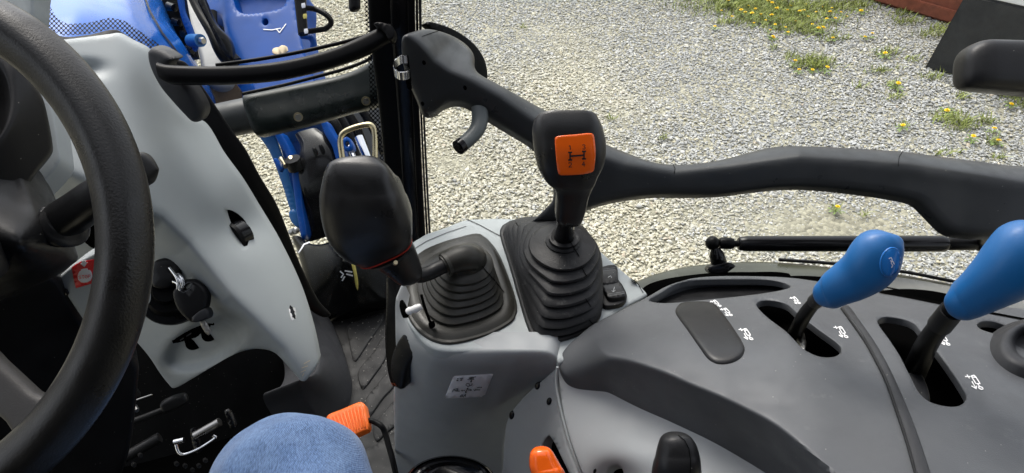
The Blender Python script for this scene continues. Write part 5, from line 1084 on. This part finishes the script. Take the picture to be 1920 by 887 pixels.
shell('bracket_foot', [(1328,505),(1334,498),(1366,492),(1380,499),(1372,506),(1362,512),(1334,513)], const(1.155), M['gloss'], t, er=3, thick=.02)

# right padded bar
t = thing('mirror_arm', 'rounded black padded bar end entering at the right edge', 'bar')
loft('pad', [(1798,118,1797,150,.92,.8),(1801,106,1800,160,.92,.8),(1808,94,1806,166,.92,.8),(1820,85,1819,169,.92,.8),(1836,79,1838,171,.92,.8),(1870,78,1870,174,.92,.8),(2020,84,2020,188,.92,.8)], M['blackm'], t, e=3.2, n=44, per=5)

# ================================================================== driver's leg
def capsule(a, b, ra, rb, n=40, m=30):
    a = np.array(a); b = np.array(b); ax = (b-a); Ln = np.linalg.norm(ax); ax = ax/Ln; u = np.cross(ax, [0,0,1.]); u /= np.linalg.norm(u); v = np.cross(ax, u); rings = []
    for th in np.linspace(np.pi/2, 0, 9)[:-1]: r = max(ra*math.cos(th), 1e-4); rings.append(a - ax*ra*math.sin(th) + r*(np.cos(np.linspace(0,2*np.pi,n,endpoint=False))[:,None]*u + np.sin(np.linspace(0,2*np.pi,n,endpoint=False))[:,None]*v))
    for s in np.linspace(0, 1, m): r = ra + (rb-ra)*s; rings.append(a + ax*Ln*s + r*(np.cos(np.linspace(0,2*np.pi,n,endpoint=False))[:,None]*u + np.sin(np.linspace(0,2*np.pi,n,endpoint=False))[:,None]*v))
    for th in np.linspace(0, np.pi/2, 9)[1:]: r = max(rb*math.cos(th), 1e-4); rings.append(b + ax*rb*math.sin(th) + r*(np.cos(np.linspace(0,2*np.pi,n,endpoint=False))[:,None]*u + np.sin(np.linspace(0,2*np.pi,n,endpoint=False))[:,None]*v))
    return rings_mesh(rings)
def denim():
    m = mat('blue_denim', (.046, .092, .20, 1), .85, var=.18, sheen=.2, wear=((.085, .145, .27, 1), 16, .50)); N = m.node_tree.nodes; L = m.node_tree.links; bs = N['Principled BSDF']
    tc = N.new('ShaderNodeTexCoord'); w1 = N.new('ShaderNodeTexWave'); w1.inputs['Scale'].default_value = 330; w1.wave_type = 'BANDS'; w1.bands_direction = 'DIAGONAL'; w1.inputs['Distortion'].default_value = 1.5; w1.inputs['Detail'].default_value = 3; L.new(tc.outputs['Object'], w1.inputs['Vector'])
    n2 = N.new('ShaderNodeTexNoise'); n2.inputs['Scale'].default_value = 900; n2.inputs['Detail'].default_value = 4; mp = N.new('ShaderNodeMapping'); mp.inputs['Scale'].default_value = (1, .25, .6); L.new(tc.outputs['Object'], mp.inputs[0]); L.new(mp.outputs[0], n2.inputs['Vector'])
    src = bs.inputs['Base Color'].links[0].from_socket; mx = N.new('ShaderNodeMix'); mx.data_type = 'RGBA'; mx.blend_type = 'MIX'
    mr = N.new('ShaderNodeMapRange'); mr.inputs['From Min'].default_value = .35; mr.inputs['From Max'].default_value = .75; mr.inputs['To Max'].default_value = .62; L.new(n2.outputs['Fac'], mr.inputs['Value']); L.new(mr.outputs[0], mx.inputs[0]); L.new(src, mx.inputs[6]); mx.inputs[7].default_value = (.20, .33, .58, 1)
    L.new(mx.outputs[2], bs.inputs['Base Color']); bp = N.new('ShaderNodeBump'); bp.inputs['Strength'].default_value = .5; bp.inputs['Distance'].default_value = .0006; L.new(w1.outputs['Fac'], bp.inputs['Height']); L.new(bp.outputs[0], bs.inputs['Normal']); return m
M['denim'] = denim(); M['shoe'] = mat('dark_shoe', (.03,.028,.026,1), .6, var=.1)
knee = W(546, 934, .73); hip = np.array([-.13, -.10, ZF+.52]); ank = np.array([knee[0]-.05, knee[1]+.10, ZF+.09])
kn2 = knee + (ank-knee)*.10
mv, mf = merge([capsule(hip, knee, .102, .092), capsule(knee, kn2, .092, .082), capsule(kn2, ank, .076, .052)])
me = mesh_from(mv, mf); lo = link('person', me, M['denim'])
md = lo.modifiers.new('r', 'REMESH'); md.mode = 'VOXEL'; md.voxel_size = .006
ms = lo.modifiers.new('s', 'SMOOTH'); ms.iterations = 14; ms.factor = .6
dg = bpy.context.evaluated_depsgraph_get(); me2 = bpy.data.meshes.new_from_object(lo.evaluated_get(dg)); lo.modifiers.clear(); lo.data = me2
co = np.empty(len(me2.vertices)*3); me2.vertices.foreach_get('co', co); co = co.reshape(-1, 3); no = np.empty(len(co)*3); me2.vertices.foreach_get('normal', no); no = no.reshape(-1, 3)
rel = co - knee
wr = .0024*np.sin(rel[:, 0]*70 + rel[:, 1]*38 + 2*np.sin(rel[:, 1]*25)) * np.exp(-((rel[:, 1]+.10)/.09)**2) + .0015*np.sin(rel[:, 1]*60 - rel[:, 0]*45 + 1.5*np.sin(rel[:, 2]*40)) + .0006*np.sin(rel[:, 0]*130 + rel[:, 2]*90)
wr += .0034*(1-np.abs(np.sin(rel[:, 1]*34 + rel[:, 0]*16 + .9*np.sin(rel[:, 0]*24)))) * np.exp(-((rel[:, 1]+.06)/.05)**2)
wr += .0030*(1-np.abs(np.sin(rel[:, 0]*30 - rel[:, 1]*40 + 1.0))) * np.exp(-((rel[:, 0]-.05)/.04)**2 - (rel[:, 1]/.08)**2)
co += no*wr[:, None]; me2.vertices.foreach_set('co', co.ravel()); me2.update(); me2.polygons.foreach_set('use_smooth', [True]*len(me2.polygons))
if not me2.materials: me2.materials.append(M['denim'])
tag(lo, 'seated driver leg in blue denim jeans with the knee raised', 'person')
sh = np.array([ank[0], ank[1]+.05, ZF+.05]); f0 = sh + np.array([0, -.10, -.0]); f1 = sh + np.array([-.02, .14, -.01])
rg = []
for s, w_, h_ in ((0,.02,.02),(.08,.034,.045),(.3,.040,.062),(.5,.044,.052),(.75,.050,.038),(.92,.042,.030),(1,.018,.014)):
    c = f0 + (f1-f0)*s; rg.append(np.array([c + np.array([w_*math.cos(a), 0, max(-.045, h_*math.sin(a))]) for a in np.linspace(0, 2*np.pi, 24, endpoint=False)]))
v_, f_ = rings_mesh(rg); link('shoe', fix_normals(mesh_from(v_, f_)), M['shoe'], lo)

# ================================================================== cab shell that shades the inside
def rect_frame(name, x0, x1, y0, y1, hx0, hx1, hy0, hy1, z, th, m):
    v = [(x0,y0,z),(x1,y0,z),(x1,y1,z),(x0,y1,z),(hx0,hy0,z),(hx1,hy0,z),(hx1,hy1,z),(hx0,hy1,z)]; v += [(a,b,c+th) for a,b,c in v]
    f = []
    for i in range(4): j = (i+1) % 4; f += [(i,j,4+j,4+i),(8+i,8+j,12+j,12+i)[::-1],(i,8+i,8+j,j),(4+i,4+j,12+j,12+i)]
    o = link(name, fix_normals(mesh_from(v, f, smooth=False)), m); return o
rf = rect_frame('cab_roof', -1.5, 1.0, -1.1, 1.05, -1.15, .75, -.25, .85, 2.95, .10, M['black']); rf['kind'] = 'structure'
t = thing('rear_shade_panel', 'dark rear cab corner added behind the driver to hold back light', 'cab corner'); box('corner_panel', (1.08, -.55, 2.05), (.06, .9, 1.9), M['blackm'], t, bev=.01)  # unseen wall piece added to narrow the light from the rear
t = thing('left_light_block', 'added dark panel blocking light from the left behind the viewer', 'light blocker'); box('side_panel', (-.25, -.98, 2.05), (2.5, .06, 1.9), M['blackm'], t, bev=.01)  # unseen closed wall in place of door glass, added to cut fill light
t = thing('driver_seat', 'dark fabric driver seat behind the viewer', 'seat')
box('cushion', (-.02, -.12, ZF+.40), (.52, .42, .12), M['blackm'], t, bev=.04, seg=4); box('backrest', (.02, -.42, ZF+.75), (.52, .12, .75), M['blackm'], t, bev=.05, seg=4); box('pedestal', (0, -.15, ZF+.17), (.36, .36, .33), M['black'], t, bev=.02)
o = box('cab_floor', (-.35, .05, ZF-.10), (1.5, 1.9, .12), M['void']); o['kind'] = 'structure'  # floor colour set near black to stand in for shade
settle()
